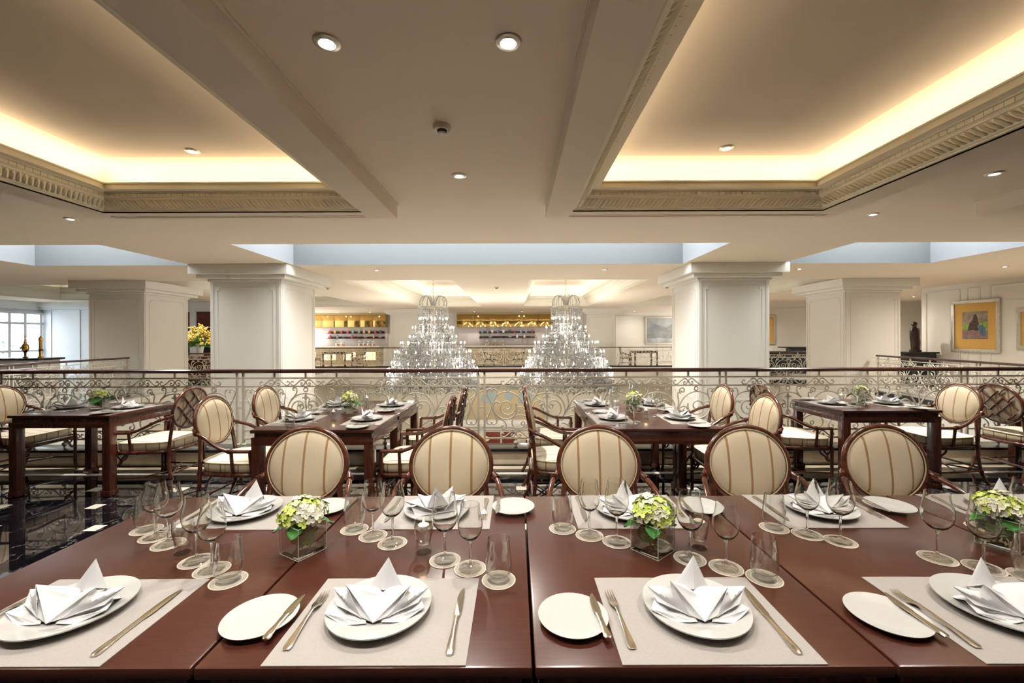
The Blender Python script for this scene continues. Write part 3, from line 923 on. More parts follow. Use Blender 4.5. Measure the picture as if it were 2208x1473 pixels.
def chandelier(label, x, y):
    t = thing('chandelier', label, 'chandelier', (x, y, 0))
    r_ = random.Random(int(x * 10))
    ch = MB()
    z = 3.55
    k = 0
    while z > 2.95:
        ch.tube([(Vector((math.cos(a) * .028, 0, z + math.sin(a) * .05)) if k % 2 else Vector((0, math.cos(a) * .028, z + math.sin(a) * .05))) for a in [2 * PI * i / 8 for i in range(8)]], .007, 4, closed=True)
        z -= .075; k += 1
    O('chain', ch.mesh('chain', 'silver', 60), t)
    O('stem', MB().lathe([(.02, -.3), (.06, -.2), (.03, 0), (.05, .5), (.09, 1.0), (.04, 1.3), (.1, 1.9), (.04, 2.3), (.09, 2.6), (.03, 2.75), (.02, 2.98)], 12).mesh('stem', 'silver', 50), t)
    cr = MB()
    for i in range(14):
        a = 2 * PI * i / 14
        P = [(.06, 2.55), (.14, 2.85), (.26, 2.97), (.42, 2.92), (.5, 2.72), (.47, 2.6)]
        cr.tube(cat([(p * math.cos(a), p * math.sin(a), q) for p, q in P], 3), .014, 5)
    O('crown', cr.mesh('crown', 'crystal', 60), t)
    for rr, zz in [(.53, 2.56)] + [(r - .05, z - .18) for r, z, n in TIERS]:
        rings = MB().tube([(rr * math.cos(2 * PI * i / 28), rr * math.sin(2 * PI * i / 28), zz) for i in range(28)], .012, 4, closed=True)
        O('tier_ring', rings.mesh('tier_ring', 'silver', 60), t)
    cry = MB()
    octa = [(0, 0, 1), (1, 0, 0), (0, 1, 0), (-1, 0, 0), (0, -1, 0), (0, 0, -1.3)]
    of = [(0, 1, 2), (0, 2, 3), (0, 3, 4), (0, 4, 1), (5, 2, 1), (5, 3, 2), (5, 4, 3), (5, 1, 4)]
    def drop(px, py, pz, w, h):
        b = r_.random() * PI
        c, s = math.cos(b) * w, math.sin(b) * w
        cry.add([(px + v[0] * c - v[1] * s, py + v[0] * s + v[1] * c, pz + v[2] * h) for v in octa], of)
    for i in range(90):         # upper fringe
        a = 2 * PI * i / 45
        rr = .54 if i < 45 else .36
        for k in range(5): drop(rr * math.cos(a), rr * math.sin(a), 2.5 - .075 * k, .012 if k < 4 else .02, .03 if k < 4 else .055)
    arms = MB()
    for (r, z, n) in TIERS:
        off = r_.random()
        inner = max(.1, r * .35)
        for i in range(n):
            a = 2 * PI * (i + off) / n
            ca, sa = math.cos(a), math.sin(a)
            P = [(inner, z - .3), (r * .62, z - .38), (r * .92, z - .3), (r, z - .16), (r, z - .1)]
            arms.tube(cat([(p * ca, p * sa, q) for p, q in P], 2), .011, 4)
            arms.lathe([(.001, -.1), (.05, -.085), (.055, -.08), (.012, -.075), (.012, 0)], 8, (r * ca, r * sa, z))
            O('bulb', bulb_me, t, (r * ca, r * sa, z))
            for k in range(15):
                b = a + r_.uniform(-.5, .5) * 2 * PI / n
                rr = r + r_.uniform(-.2, .06)
                for m in range(r_.choice((2, 3, 4))):
                    drop(rr * math.cos(b), rr * math.sin(b), z - .16 - .07 * m - r_.random() * .04, .014, .032)
                drop(rr * math.cos(b), rr * math.sin(b), z - .42 - r_.random() * .1, .022, .055)
            for k in range(14):          # swags between the tiers
                u = r_.random(); b = a + r_.uniform(-.5, .5) * 2 * PI / n
                rr = inner + (r - inner) * u
                drop(rr * math.cos(b), rr * math.sin(b), z - .1 - .35 * (1 - u) - r_.random() * .2, .016, .04)
    O('arms', arms.mesh('arms', 'crystal', 60), t)
    c = O('crystals', cry.mesh('crystals', 'crystal', 0), t); c['kind'] = 'stuff'
    for k, (r, z, n) in enumerate(TIERS):          # the bulbs' light, from lamps on the rim of each tier
        if k % 2 == 0: continue
        for q in range(3):
            b = 2 * PI * (q + .13 * k) / 3
            light('POINT', 'chandelier_lamp', (x + (r + .09) * math.cos(b), y + (r + .09) * math.sin(b), z + .04), CHAND_W / 12, (1.0, .965, .92), shadow_soft_size=.02)
    return t


chandelier('large tiered crystal chandelier at left, beside the cream column', -3.0, 15.2)
chandelier('large tiered crystal chandelier at right, beside the cream column', 1.83, 15.2)

# ---------------------------------------------------------------- dining tables
TH = .75


def table_meshes(w, d):
    """w along x, d along y"""
    a, b = w / 2, d / 2
    top = MB().bbox(-a, a, -b, b, TH - .026, TH, .006)
    waist = MB().box(-a + .022, a - .022, -b + .022, b - .022, TH - .062, TH - .0255)
    ap = MB().bbox(-a + .006, a - .006, -b + .006, -b + .03, TH - .118, TH - .062, .003)
    ap2 = MB().bbox(-a + .006, -a + .03, -b + .03, b - .03, TH - .118, TH - .062, .003)
    bead = MB().box(-a + .004, a - .004, -b + .004, b - .004, TH - .066, TH - .0615)
    leg = MB().bbox(-.036, .036, -.036, .036, .0, TH - .066, .005)
    foot = MB().bbox(-.04, .05, -.04, .05, 0, .055, .008)
    return dict(top=top.mesh('top', 'wood', 30), waist=waist.mesh('waist', 'wood_dark', 0), apx=ap.mesh('apron', 'wood_dark', 30), apy=ap2.mesh('apron', 'wood_dark', 30),
                bead=bead.mesh('bead', 'wood_dark', 0), leg=leg.mesh('leg', 'wood_dark', 30), foot=foot.mesh('foot', 'wood_dark', 30), a=a, b=b)


def table(label, x0, x1, y0, y1, tm=None, group=None):
    tm = tm or table_meshes(x1 - x0, y1 - y0)
    t = thing('dining_table', label, 'table', ((x0 + x1) / 2, (y0 + y1) / 2, 0), 0, group)
    O('top', tm['top'], t); O('waist', tm['waist'], t); O('bead', tm['bead'], t)
    for k in (0, 1):
        O('apron', tm['apx'], t, None, (0, 0, k * PI)); O('apron', tm['apy'], t, None, (0, 0, k * PI))
    for sx in (-1, 1):
        for sy in (-1, 1):
            l = O('leg', tm['leg'], t, (sx * (tm['a'] - .042), sy * (tm['b'] - .042), 0))
            O('foot', tm['foot'], l, None, None, (-sx, -sy, 1))
    return t


XS = [-1.517, -.690, .036, .808, 1.625, 2.40]
NTH = ['leftmost', 'second from left', 'middle', 'fourth from left', 'rightmost']
for k in range(5):
    table('dark mahogany dining table, %s of the long front row' % NTH[k], XS[k] + .003, XS[k + 1] - .003, .885, 1.842, group='front row tables')
REAR = dict(A=('far left rear table', -4.66, -3.72, 3.82, 4.58), B1=('nearer half of left-centre rear table', -2.03, -1.085, 3.18, 3.924), B2=('farther half of left-centre rear table', -2.03, -1.085, 3.93, 4.67),
            C1=('nearer half of right-centre rear table', .645, 1.58, 3.18, 3.924), C2=('farther half of right-centre rear table', .645, 1.58, 3.93, 4.67), D=('far right rear table', 3.09, 4.03, 3.94, 4.68), E=('rear table cut off by the right edge', 5.5, 6.44, 3.94, 4.68))
for k, (lb, x0, x1, y0, y1) in REAR.items():
    table('dark mahogany %s near the railing' % lb, x0, x1, y0, y1, group='rear tables')


# ---------------------------------------------------------------- rattan armchairs
def ell(a, b, n=36, off=0.0):
    return [(a * math.cos(2 * PI * i / n), off, b * math.sin(2 * PI * i / n)) for i in range(n)]


def mir(me_b):
    return MB().add([(-x, y, z) for x, y, z in me_b.v], [tuple(reversed(f)) for f in me_b.f])


BT = Matrix.Translation((0, -.255, .757)) @ Matrix.Rotation(math.radians(9), 4, 'X')      # frame of the tilted oval back
CH = {}
CH['back_frame'] = MB().tube(ell(.2165, .1985, 44), .0140, 8, closed=True).xf(BT).mesh('back_frame', 'rattan', 60)


def dome(a, b, h, y0, n=36, m=7, rim=.012):
    mb = MB()
    k0 = 0
    for i in range(m + 1):
        s = 1 - i / m
        for j in range(n):
            q = 2 * PI * j / n
            mb.v.append((a * s * math.cos(q), y0 + h * (1 - s ** 3.0) if s < 1 else y0 - rim, b * s * math.sin(q)))
    for i in range(m):
        for j in range(n):
            j2 = (j + 1) % n
            mb.f.append((i * n + j, (i + 1) * n + j, (i + 1) * n + j2, i * n + j2))
    return mb


pad = dome(.2085, .1905, .03, .012)
# the oval's own axes stay those of the part, so its stripes run up the back
CH['back_pad'] = pad.mesh('back_pad', 'fab', 60, fix=True)
rear = dome(.205, .187, .004, 0, m=4, rim=0).xf(Matrix.Rotation(PI, 4, 'Z')).xf(Matrix.Translation((0, -.006, 0)))
CH['back_panel'] = rear.mesh('back_panel', 'fab', 60, fix=True)
CH['back_piping'] = MB().tube(ell(.2045, .1865, 40, .014), .003, 5, closed=True).xf(BT).mesh('back_piping', 'piping', 60)
lat = []
def lbar(x0, z0, x1, z1):
    lat.append(MB().tube([(x0, -.019, z0), (x1, -.019, z1)], .0075, 6).xf(BT).mesh('lattice_bar', 'rattan', 60))
k = .142
for b in ((-k, k, k, -k), (-.045, .186, .186, -.045), (-.186, .045, .045, -.186), (-.075, -.075, .075, .075), (-.05, .05, .035, .135), (.05, -.05, .135, .035), (-.135, -.035, -.05, .05), (-.035, -.135, .05, -.05),
          (.04, .11, .1, .17), (.11, .04, .17, .1), (-.1, -.17, -.04, -.11), (-.17, -.1, -.11, -.04), (-.12, .12, -.085, .155), (.12, -.12, .155, -.085), (-.12, .12, -.155, .085), (.12, -.12, .085, -.155)):
    lbar(*b)


def seat_outline(n, s=1.0):
    out = []
    for i in range(n):
        a = 2 * PI * i / n
        ca, sa = math.cos(a), math.sin(a)
        e = 2 / 5.0
        u = math.copysign(abs(ca) ** e, ca); v = math.copysign(abs(sa) ** e, sa)
        w = .262 + .026 * v - .03 * max(0, -v) ** 3
        out.append((u * w * s, .015 + v * .255 * s))
    return out


SO = seat_outline(48)
CH['seat_frame'] = MB().tube([(x, y, .372) for x, y in SO], .0175, 6, closed=True).mesh('seat_frame', 'rattan', 60)
CH['seat_board'] = MB().add([(x * .97, y * .97, .38) for x, y in SO] + [(x * .97, y * .97, .39) for x, y in SO], [tuple(range(48, 96))] + [(i, (i + 1) % 48, 48 + (i + 1) % 48, 48 + i) for i in range(48)]).mesh('seat_board', 'wood_dark', 30)
bd = MB()
zs = [(.39, .96), (.395, .985), (.43, .995), (.462, .985)]
for z, s in zs: bd.v += [(x * s, y * s, z) for x, y in SO]
ul = [0]
for i in range(48):
    x, y = SO[i]; x2, y2 = SO[(i + 1) % 48]
    ul.append(ul[-1] + math.hypot(x2 - x, y2 - y))
uvs = []
for i in range(3):
    for j in range(48):
        j2 = (j + 1) % 48
        bd.f.append((i * 48 + j, i * 48 + j2, (i + 1) * 48 + j2, (i + 1) * 48 + j))
        uvs += [(ul[j], zs[i][0]), (ul[j + 1], zs[i][0]), (ul[j + 1], zs[i + 1][0]), (ul[j], zs[i + 1][0])]
me = bd.mesh('cushion_border', 'fab_border', 60)
uvl = me.uv_layers.new(name='UVMap')
for i, q in enumerate(uvs): uvl.data[i].uv = q
CH['cushion_border'] = me
ct = MB()
for i in range(6):
    s = .985 * (1 - i / 6.0)
    ct.v += [(x * s, y * s + .0, .462 + .028 * (1 - (s / .985) ** 2.6)) for x, y in SO]
ct.v.append((0, .015, .49))
for i in range(5):
    for j in range(48):
        j2 = (j + 1) % 48
        ct.f.append((i * 48 + j, i * 48 + j2, (i + 1) * 48 + j2, (i + 1) * 48 + j))
for j in range(48): ct.f.append((240 + j, 240 + (j + 1) % 48, 288))
CH['cushion_top'] = ct.mesh('cushion_top', 'fab_seat', 60)
CH['cushion_piping'] = MB().tube([(x * .99, y * .99, .462) for x, y in SO], .004, 5, closed=True).mesh('cushion_piping', 'piping', 60)


def pair(name, pts, r, k=3):
    mb = MB().tube(cat(pts, k), r, 7)
    CH[name] = [mb.mesh(name.split('#')[0], 'rattan', 60), mir(mb).mesh(name.split('#')[0], 'rattan', 60)]


pair('front_leg', [(.268, .25, .39), (.268, .25, .2), (.266, .25, .08), (.27, .262, 0)], .0150)
pair('rear_leg', [(.185, -.235, .66), (.203, -.222, .52), (.218, -.215, .36), (.222, -.225, .2), (.225, -.26, .08), (.232, -.305, 0)], .0150)
pair('arm', [(.216, -.262, .72), (.243, -.225, .695), (.268, -.14, .665), (.292, -.03, .605), (.3, .06, .572), (.298, .16, .566), (.292, .235, .565)], .0145, 4)
pair('arm_post', [(.290, .232, .575), (.286, .234, .5), (.274, .238, .38)], .015)
pair('arm_support', [(.299, .09, .57), (.29, .09, .48), (.277, .09, .38)], .013)
pair('side_stretcher', [(.266, .25, .13), (.225, -.23, .13)], .010)
pair('cross_stretcher', [(.248, .03, .13), (-.225, -.23, .14)], .008)
pair('front_bracket', [(.266, .25, .25), (.225, .25, .252), (.205, .25, .29), (.17, .25, .315), (.155, .25, .34), (.155, .25, .37)], .009)
pair('front_brace', [(.266, .25, .36), (.205, .25, .29)], .008)
pair('side_bracket', [(.267, .25, .25), (.263, .21, .252), (.262, .19, .29), (.262, .155, .315), (.262, .14, .34), (.262, .14, .37)], .009)
CH['rear_stretcher'] = MB().tube([(-.225, -.235, .16), (.225, -.235, .16)], .010, 6).mesh('rear_stretcher', 'rattan', 60)
CH['front_rail'] = MB().tube([(-.266, .25, .345), (.266, .25, .345)], .009, 6).mesh('front_rail', 'rattan', 60)
bind = []
def ringm(p, ax, r):
    mb = MB()
    for o in (-.008, 0, .008):
        q = Matrix.Translation(p) @ Vector(ax).to_track_quat('Z', 'Y').to_matrix().to_4x4()
        mb.tube([q @ Vector((r * math.cos(2 * PI * i / 10), r * math.sin(2 * PI * i / 10), o)) for i in range(10)], .0035, 4, closed=True)
    bind.append(mb.mesh('binding', 'rattan', 60))
for s in (1, -1):
    ringm((s * .243, -.225, .695), (s * .3, .5, -.2), .0185)
    ringm((s * .3, .075, .571), (0, 1, -.2), .0185)
    ringm((s * .218, -.215, .372), (0, 0, 1), .019)
    ringm((s * .267, .25, .345), (0, 0, 1), .0185)
    ringm((s * .225, -.24, .13), (0, .3, 1), .018)


def make_chair(label, group):
    t = thing('rattan_armchair', label, 'chair', (0, 0, 0), 0, group)
    for k in ('back_frame', 'back_piping', 'seat_frame', 'seat_board', 'cushion_border', 'cushion_top', 'cushion_piping', 'rear_stretcher', 'front_rail'): O(k, CH[k], t)
    O('back_pad', CH['back_pad'], t, mtx=BT)
    bp = O('back_panel', CH['back_panel'], t, mtx=BT)
    for me in lat: O('lattice_bar', me, t)
    for k, v in CH.items():
        if isinstance(v, list):
            for me in v: O(k, me, t)
    for me in bind: O('binding', me, t)
    return t


chair0 = None


def chair(label, x, y, face, group='rattan armchairs'):
    """face: angle of the sitter's view; 0 = +x"""
    global chair0
    if chair0 is None:
        chair0 = make_chair(label, group); t = chair0
    else:
        t = copy_tree(chair0)
    t['label'] = label; t['group'] = group
    t.location = (x, y, 0)
    t.rotation_euler = (0, 0, face - PI / 2)
    return t


FR = 'armchairs along the front row'
for k, x in enumerate((-1.14, -.348, .444, 1.25, 2.0)):
    chair('striped oval-back rattan armchair facing us behind the front row, %s of five' % ('leftmost', 'second from left', 'middle', 'fourth from left', 'rightmost')[k], x, 2.02, -PI / 2 + (0, .02, -.02, -.04, -.03)[k], FR)
G2 = 'armchairs around the rear tables'
E_, W_ = 0, PI
chair('cream striped armchair at the left end of the far left rear table', -5.2, 4.42, E_, G2)
chair('armchair with lattice back turned to us, right of far left rear table', -3.53, 4.2, W_, G2)
chair('cream striped armchair left of left-centre rear table, nearer one', -2.31, 3.55, E_, G2)
chair('cream striped armchair left of left-centre rear table, by the railing', -2.31, 4.30, E_, G2)
chair('armchair seen edge-on right of left-centre rear table, nearer one', -.82, 3.55, W_, G2)
chair('armchair seen edge-on right of left-centre rear table, by the railing', -.81, 4.30, W_, G2)
chair('armchair seen edge-on left of right-centre rear table, nearer one', .37, 3.55, E_, G2)
chair('armchair seen edge-on left of right-centre rear table, by the railing', .37, 4.30, E_, G2)
chair('cream striped armchair right of right-centre rear table, nearer one', 1.86, 3.55, W_, G2)
chair('cream striped armchair right of right-centre rear table, by the railing', 1.86, 4.30, W_, G2)
chair('armchair with lattice back half hidden, left of far right rear table', 2.80, 4.30, E_, G2)
chair('cream striped armchair right of far right rear table', 4.30, 4.30, W_, G2)
chair('armchair with lattice back to us at the far right edge', 5.22, 4.30, E_, G2)
G3 = 'armchairs beyond the void'
chair('distant armchair behind far railing, left of its central posts', -1.35, 21.2, E_, G3)
chair('distant armchair behind far railing, right of its central posts', .15, 21.2, W_, G3)
chair('distant armchair behind far railing in the left bar bay, left one', -10.4, 21.4, E_, G3)
chair('distant armchair behind far railing in the left bar bay, right one', -8.0, 21.4, W_, G3)
chair('distant armchair beside the small table below the grey painting', 5.6, 21.3, E_, G3)
chair('dark armchair behind the left side railing', -11.0, 8.4, PI * .8, G3)
table('distant dark table behind far railing below the grey painting', 6.0, 7.2, 21.1, 22.1, group='gallery tables')
table('distant dark table behind far railing in the left bar bay', -9.8, -8.6, 21.1, 22.1, group='gallery tables')
table('dark table in the left gallery behind the side railing', -12.6, -11.6, 8.0, 9.0, group='gallery tables')

# ---------------------------------------------------------------- tableware
TW = {}
TW['plate'] = MB().lathe([(.001, .004), (.06, .004), (.062, .0), (.07, .0), (.074, .004), (.1, .011), (.1285, .0195), (.1285, .0225), (.1, .0165), (.078, .0105), (.072, .009), (.001, .0088)], 48).mesh('dinner_plate', 'porcelain', 50)
TW['bread'] = MB().lathe([(.001, .003), (.045, .003), (.047, .0), (.053, .0), (.056, .004), (.0855, .0115), (.0862, .0135), (.08, .0128), (.06, .0085), (.05, .0078), (.001, .0075)], 44).mesh('bread_plate', 'porcelain', 50)
TW['mat'] = MB().grid(lambda u, v: ((u - .5) * .438, (v - .5) * .322, .0022 + .0006 * math.sin(u * 9) * math.sin(v * 7)), 12, 8)
mm = TW['mat']; top_n = len(mm.v)
mm.add([(x, y, .0002) for x, y, z in mm.v], [])
ed = [i * 9 for i in range(13)] + [108 + j for j in range(1, 9)] + [i * 9 + 8 for i in range(11, -1, -1)] + [j for j in range(7, 0, -1)]
for i in range(len(ed)):
    a, b = ed[i], ed[(i + 1) % len(ed)]
    mm.f.append((a, b, b + top_n, a + top_n))
TW['mat'] = mm.mesh('placemat', 'mat', 30, fix=True)


def solid(mb, th):
    """give a sheet a little thickness along its vertex normals"""
    bm = bmesh.new()
    me = bpy.data.meshes.new('tmp'); me.from_pydata(mb.v, [], mb.f); bm.from_mesh(me)
    bmesh.ops.remove_doubles(bm, verts=bm.verts, dist=1e-4)
    bmesh.ops.recalc_face_normals(bm, faces=bm.faces)
    bm.normal_update(); bm.verts.index_update()
    V = [v.co.copy() for v in bm.verts]; Nn = [v.normal.copy() for v in bm.verts]
    Fc = [[v.index for v in f.verts] for f in bm.faces]
    rim = [(e.link_loops[0].vert.index, e.link_loops[0].link_loop_next.vert.index) for e in bm.edges if len(e.link_loops) == 1]
    k = len(V)
    out = MB().add(V + [v - n * th for v, n in zip(V, Nn)], Fc + [[i + k for i in reversed(f)] for f in Fc] + [(b, a, a + k, b + k) for a, b in rim])
    bm.free(); bpy.data.meshes.remove(me)
    return out


def patch(mb, A, B, Cc, D, bulge=0.0, n=7, wob=0.0, seed=0):
    A, B, Cc, D = map(Vector, (A, B, Cc, D))
    nn = (B - A).cross(D - A)
    nn = nn.normalized() if nn.length > 1e-9 else Vector((0, 0, 1))
    def fn(u, v):
        p = (A * (1 - u) + B * u) * (1 - v) + (D * (1 - u) + Cc * u) * v
        return p + nn * (bulge * math.sin(PI * u) * math.sin(PI * v) + wob * math.sin(seed + 9 * u + 5 * v) * math.sin(PI * u) * math.sin(PI * v))
    mb.grid(fn, n, n)


def napkin(var=0):
    """starched napkin folded to a five-pointed crown; front points to -y"""
    r = random.Random(var)
    j = lambda s=.006: r.uniform(-s, s)
    O_ = (0, -.062, .012)
    L1 = (-.074 + j(), -.022, .080 + j()); R1 = (.078 + j(), -.020, .077 + j())
    V = (.004, -.004, .040); B = (.010 + j(), .048, .112 + j())
    bl, br = (-.042, .040, .036), (.048, .040, .036)
    L2 = (-.120 + j(), .006, .056 + j()); R2 = (.126 + j(), .006, .058 + j())
    L3 = (-.122, -.042, .026); R3 = (.118, -.034, .028)
    mb = MB()
    patch(mb, O_, L1, V, V, .004, 7); patch(mb, O_, V, R1, R1, -.004, 7)             # front valley with two points
    patch(mb, O_, (-.030, -.052, .020), (-.060, -.026, .046), L1, .004)                 # folded-over edges of the two points
    patch(mb, O_, R1, (.064, -.024, .046), (.032, -.052, .020), .004)
    patch(mb, L1, V, (.0, .04, .03), bl, .008); patch(mb, V, R1, br, (.0, .04, .03), .008)
    patch(mb, B, bl, (.004, .020, .040), B, .006); patch(mb, B, (.004, .020, .040), br, B, .006)  # tall back point
    patch(mb, B, br, bl, B, -.010)
    patch(mb, (-.030, -.052, .018), L2, (-.058, .0, .046), L1, -.008, wob=.003)           # outer points
    patch(mb, (-.030, -.052, .018), (-.100, -.02, .03), L2, L2, .008)
    patch(mb, L2, bl, (-.02, .05, .02), (-.058, .0, .046), .006)
    patch(mb, (.032, -.052, .018), R1, (.06, .0, .046), R2, -.008, wob=.003)
    patch(mb, (.032, -.052, .018), R2, R2, (.100, -.02, .03), .008)
    patch(mb, R2, (.06, .0, .046), (.02, .05, .02), br, .006)
    patch(mb, (-.016, -.06, .010), L3, (-.1, .0, .03), (-.036, -.03, .034), .012, wob=.005, seed=1)   # soft flaps on the plate
    patch(mb, (-.016, -.06, .010), (-.07, -.066, .011), L3, L3, .004, wob=.003)
    patch(mb, (.018, -.058, .010), (.04, -.03, .034), (.1, .004, .03), R3, .012, wob=.005, seed=2)
    patch(mb, (.018, -.058, .010), R3, R3, (.07, -.062, .011), .004, wob=.003)
    patch(mb, (-.1, .0, .03), (-.09, .04, .012), (.09, .04, .012), (.1, .004, .03), .01)
    patch(mb, (-.08, -.05, .0105), (.08, -.05, .0105), (.085, .045, .0105), (-.085, .045, .0105), 0, 3)
    return solid(mb, .0014).mesh('napkin', 'linen', 28)


TW['napkin'] = [napkin(i) for i in range(4)]


def fork_mesh():
    mb = MB()
    mb.loft([(-.108, 0, .0035, .0075, .0016), (-.1, 0, .004, .0105, .0018), (-.085, 0, .005, .0095, .0018), (-.05, 0, .007, .006, .0018), (0, 0, .0105, .0034, .0019), (.022, 0, .011, .0036, .0016), (.034, 0, .0095, .0085, .0011), (.044, 0, .007, .0115, .001), (.054, 0, .005, .012, .001)], 8, 2.6)
    for k in (-1.5, -.5, .5, 1.5):
        x = k * .0064
        mb.loft([(.052, x, .0052, .0021, .001), (.07, x, .0035, .0018, .0009), (.09, x * .97, .004, .0015, .0008), (.104, x * .94, .007, .0007, .0006)], 6, 2.6)
    return mb.mesh('fork', 'steel', 50)


TW['fork'] = fork_mesh()


def knife_meshes(L_):
    s = L_ / .24
    h = MB().loft([(-.12 * s, 0, .004, .006, .0022), (-.114 * s, 0, .0045, .0095, .0032), (-.095 * s, 0, .005, .0092, .0036), (-.05 * s, 0, .005, .0062, .0034), (.0 * s, 0, .005, .0064, .003), (.006 * s, 0, .005, .0078, .0022)], 8, 2.8)
    b = MB().loft([(.0055 * s, 0, .005, .0085, .0014), (.012 * s, .0005, .005, .0098, .0011), (.05 * s, .001, .005, .0102, .0009), (.085 * s, .0018, .005, .0088, .0008), (.108 * s, .0036, .005, .0055, .0007), (.12 * s, .006, .005, .0015, .0005)], 8, 2.2)
    return h.mesh('handle', 'steel', 50), b.mesh('blade', 'steel', 50)


TW['knife'] = knife_meshes(.242)
TW['bknife'] = knife_meshes(.165)
TW['coaster'] = MB().lathe([(.001, 0), (.0485, 0), (.049, .0008), (.0485, .0016), (.001, .0016)], 40).mesh('coaster', 'coaster', 40)


def wine_meshes(h, rb, rm, rt, zb, mats=('glass_foot', 'glass_stem', 'glass')):
    """foot, stem and bowl; rb widest radius at zm, rim radius rt"""
    foot = MB().lathe([(.001, 0), (.034, 0), (.0352, .001), (.034, .0022), (.02, .0045), (.009, .008), (.0045, .014)], 32)
    stem = MB().lathe([(.0045, .0138), (.0037, .022), (.0034, zb * .6), (.0038, zb - .01), (.0062, zb - .001)], 14)
    H = h - zb
    out = [(.0062, zb - .0012), (.014, zb + .004), (rb * .62, zb + H * .10), (rb * .87, zb + H * .22), (rb * .985, zb + H * .36), (rb, zb + H * .45), (rb * .975, zb + H * .6), (rt * 1.07, zb + H * .82), (rt, h)]
    inn = [(r - .0011, z + (.004 if i < 2 else .0016 if i < 4 else 0)) for i, (r, z) in enumerate(out)][1:-1]
    inn = [(.001, zb + .007)] + inn + [(rt - .001, h)]
    bowl = MB().lathe(out + list(reversed(inn)), 36)
    return [('foot', foot.mesh('foot', mats[0], 60)), ('stem', stem.mesh('stem', mats[1], 60)), ('bowl', bowl.mesh('bowl', mats[2], 60))]


TW['wine_big'] = wine_meshes(.207, .0405, 0, .0315, .088)
TW['wine_small'] = wine_meshes(.194, .0375, 0, .0285, .084)
TN = ('glass_foot', 'glass_foot', 'glass_thin')
TW['wine_big_far'] = wine_meshes(.207, .0405, 0, .0315, .088, TN)
TW['wine_small_far'] = wine_meshes(.194, .0375, 0, .0285, .084, TN)
tum = [(.001, 0), (.022, 0), (.026, .002), (.033, .014), (.0372, .034), (.038, .05), (.0365, .075), (.0335, .1), (.0315, .121), (.0304, .121), (.0323, .1), (.0353, .075), (.0366, .05), (.0355, .034), (.031, .02), (.02, .013), (.001, .0115)]
TW['tumbler'] = MB().lathe(tum, 36).mesh('tumbler', 'glass_thin', 60)
TW['votive'] = [('glass', MB().lathe([(.001, 0), (.024, 0), (.0265, .002), (.0268, .01), (.0235, .022), (.0225, .03), (.0245, .042), (.0295, .066), (.0312, .084), (.0295, .106), (.0285, .106), (.0302, .084), (.0284, .066), (.0232, .042), (.021, .03), (.001, .026)], 32).mesh('glass', 'glass_thick', 60)),
                ('water', MB().lathe([(.001, .0265), (.0205, .0305), (.0228, .042), (.028, .066), (.0298, .082), (.001, .082)], 24).mesh('water', 'water', 50)),
                ('candle', MB().lathe([(.001, .074), (.012, .075), (.0175, .083), (.0175, .09), (.015, .0915), (.001, .0905)], 20).mesh('candle', 'wax', 50))]
TW['flame'] = MB().lathe([(.001, .092), (.003, .096), (.0034, .1), (.0018, .107), (.0004, .112)], 8).mesh('flame', 'flame', 60)

# cube vase with hydrangea
vb = MB().bbox(-.05, .05, -.05, .05, 0, .1, .003)
VASE = MB()
def cubeshell(o, i, zb, zt):
    mb = MB()
    mb.add([(-o, -o, 0), (o, -o, 0), (o, o, 0), (-o, o, 0), (-o, -o, zt), (o, -o, zt), (o, o, zt), (-o, o, zt), (-i, -i, zt), (i, -i, zt), (i, i, zt), (-i, i, zt), (-i, -i, zb), (i, -i, zb), (i, i, zb), (-i, i, zb)],
           [(0, 3, 2, 1), (0, 1, 5, 4), (1, 2, 6, 5), (2, 3, 7, 6), (3, 0, 4, 7), (4, 5, 9, 8), (5, 6, 10, 9), (6, 7, 11, 10), (7, 4, 8, 11), (8, 9, 13, 12), (9, 10, 14, 13), (10, 11, 15, 14), (11, 8, 12, 15), (12, 13, 14, 15)])
    return mb
vase_me = cubeshell(.05, .0455, .012, .1).mesh('vase', 'glass_thick', 30)
vbase_me = MB().bbox(-.0452, .0452, -.0452, .0452, .0004, .0118, .002).mesh('base', 'glass_stem', 30)
vwater_me = MB().box(-.0453, .0453, -.0453, .0453, .0122, .072).mesh('water', 'water', 0)


ve = MB()
for sx in (-1, 1):
    for sy in (-1, 1):
        ve.tube([(sx * .0496, sy * .0496, .001), (sx * .0496, sy * .0496, .0995)], .0011, 5)
for z in (.0012, .0995):
    for q in range(4):
        p0, p1 = [((-1, -1), (1, -1), (1, 1), (-1, 1))[(q + w) % 4] for w in (0, 1)]
        ve.tube([(p0[0] * .0496, p0[1] * .0496, z), (p1[0] * .0496, p1[1] * .0496, z)], .0009, 5)
vedge_me = ve.mesh('edge_glint', 'glass_edge', 60)
wrap_me = solid(MB().grid(lambda u, v: (.037 * math.cos(5.4 * u), .037 * math.sin(5.4 * u), .026 + .014 * math.sin(3 * u) + v * (.036 + .01 * math.sin(7 * u))), 26, 3), .0007).mesh('leaf_wrap', 'leaf', 60)


def floret(kind):
    """four-petalled blossom, about 24 mm across, facing +z"""
    mb = MB()
    for q in range(4):
        R = Matrix.Rotation(q * PI / 2, 4, 'Z')
        g = MB().add([(0, 0, 0), (.006, -.006, .0035), (.0125, -.0055, .0045), (.0152, 0, .0035), (.0125, .0055, .0045), (.006, .006, .0035), (.009, 0, .0012)], [(0, 1, 6), (1, 2, 6), (2, 3, 6), (3, 4, 6), (4, 5, 6), (5, 0, 6)])
        mb.join(g, R)
    mb.lathe([(.001, .004), (.0022, .003), (.001, .0015)], 6)
    return mb.mesh('floret', kind, 60)


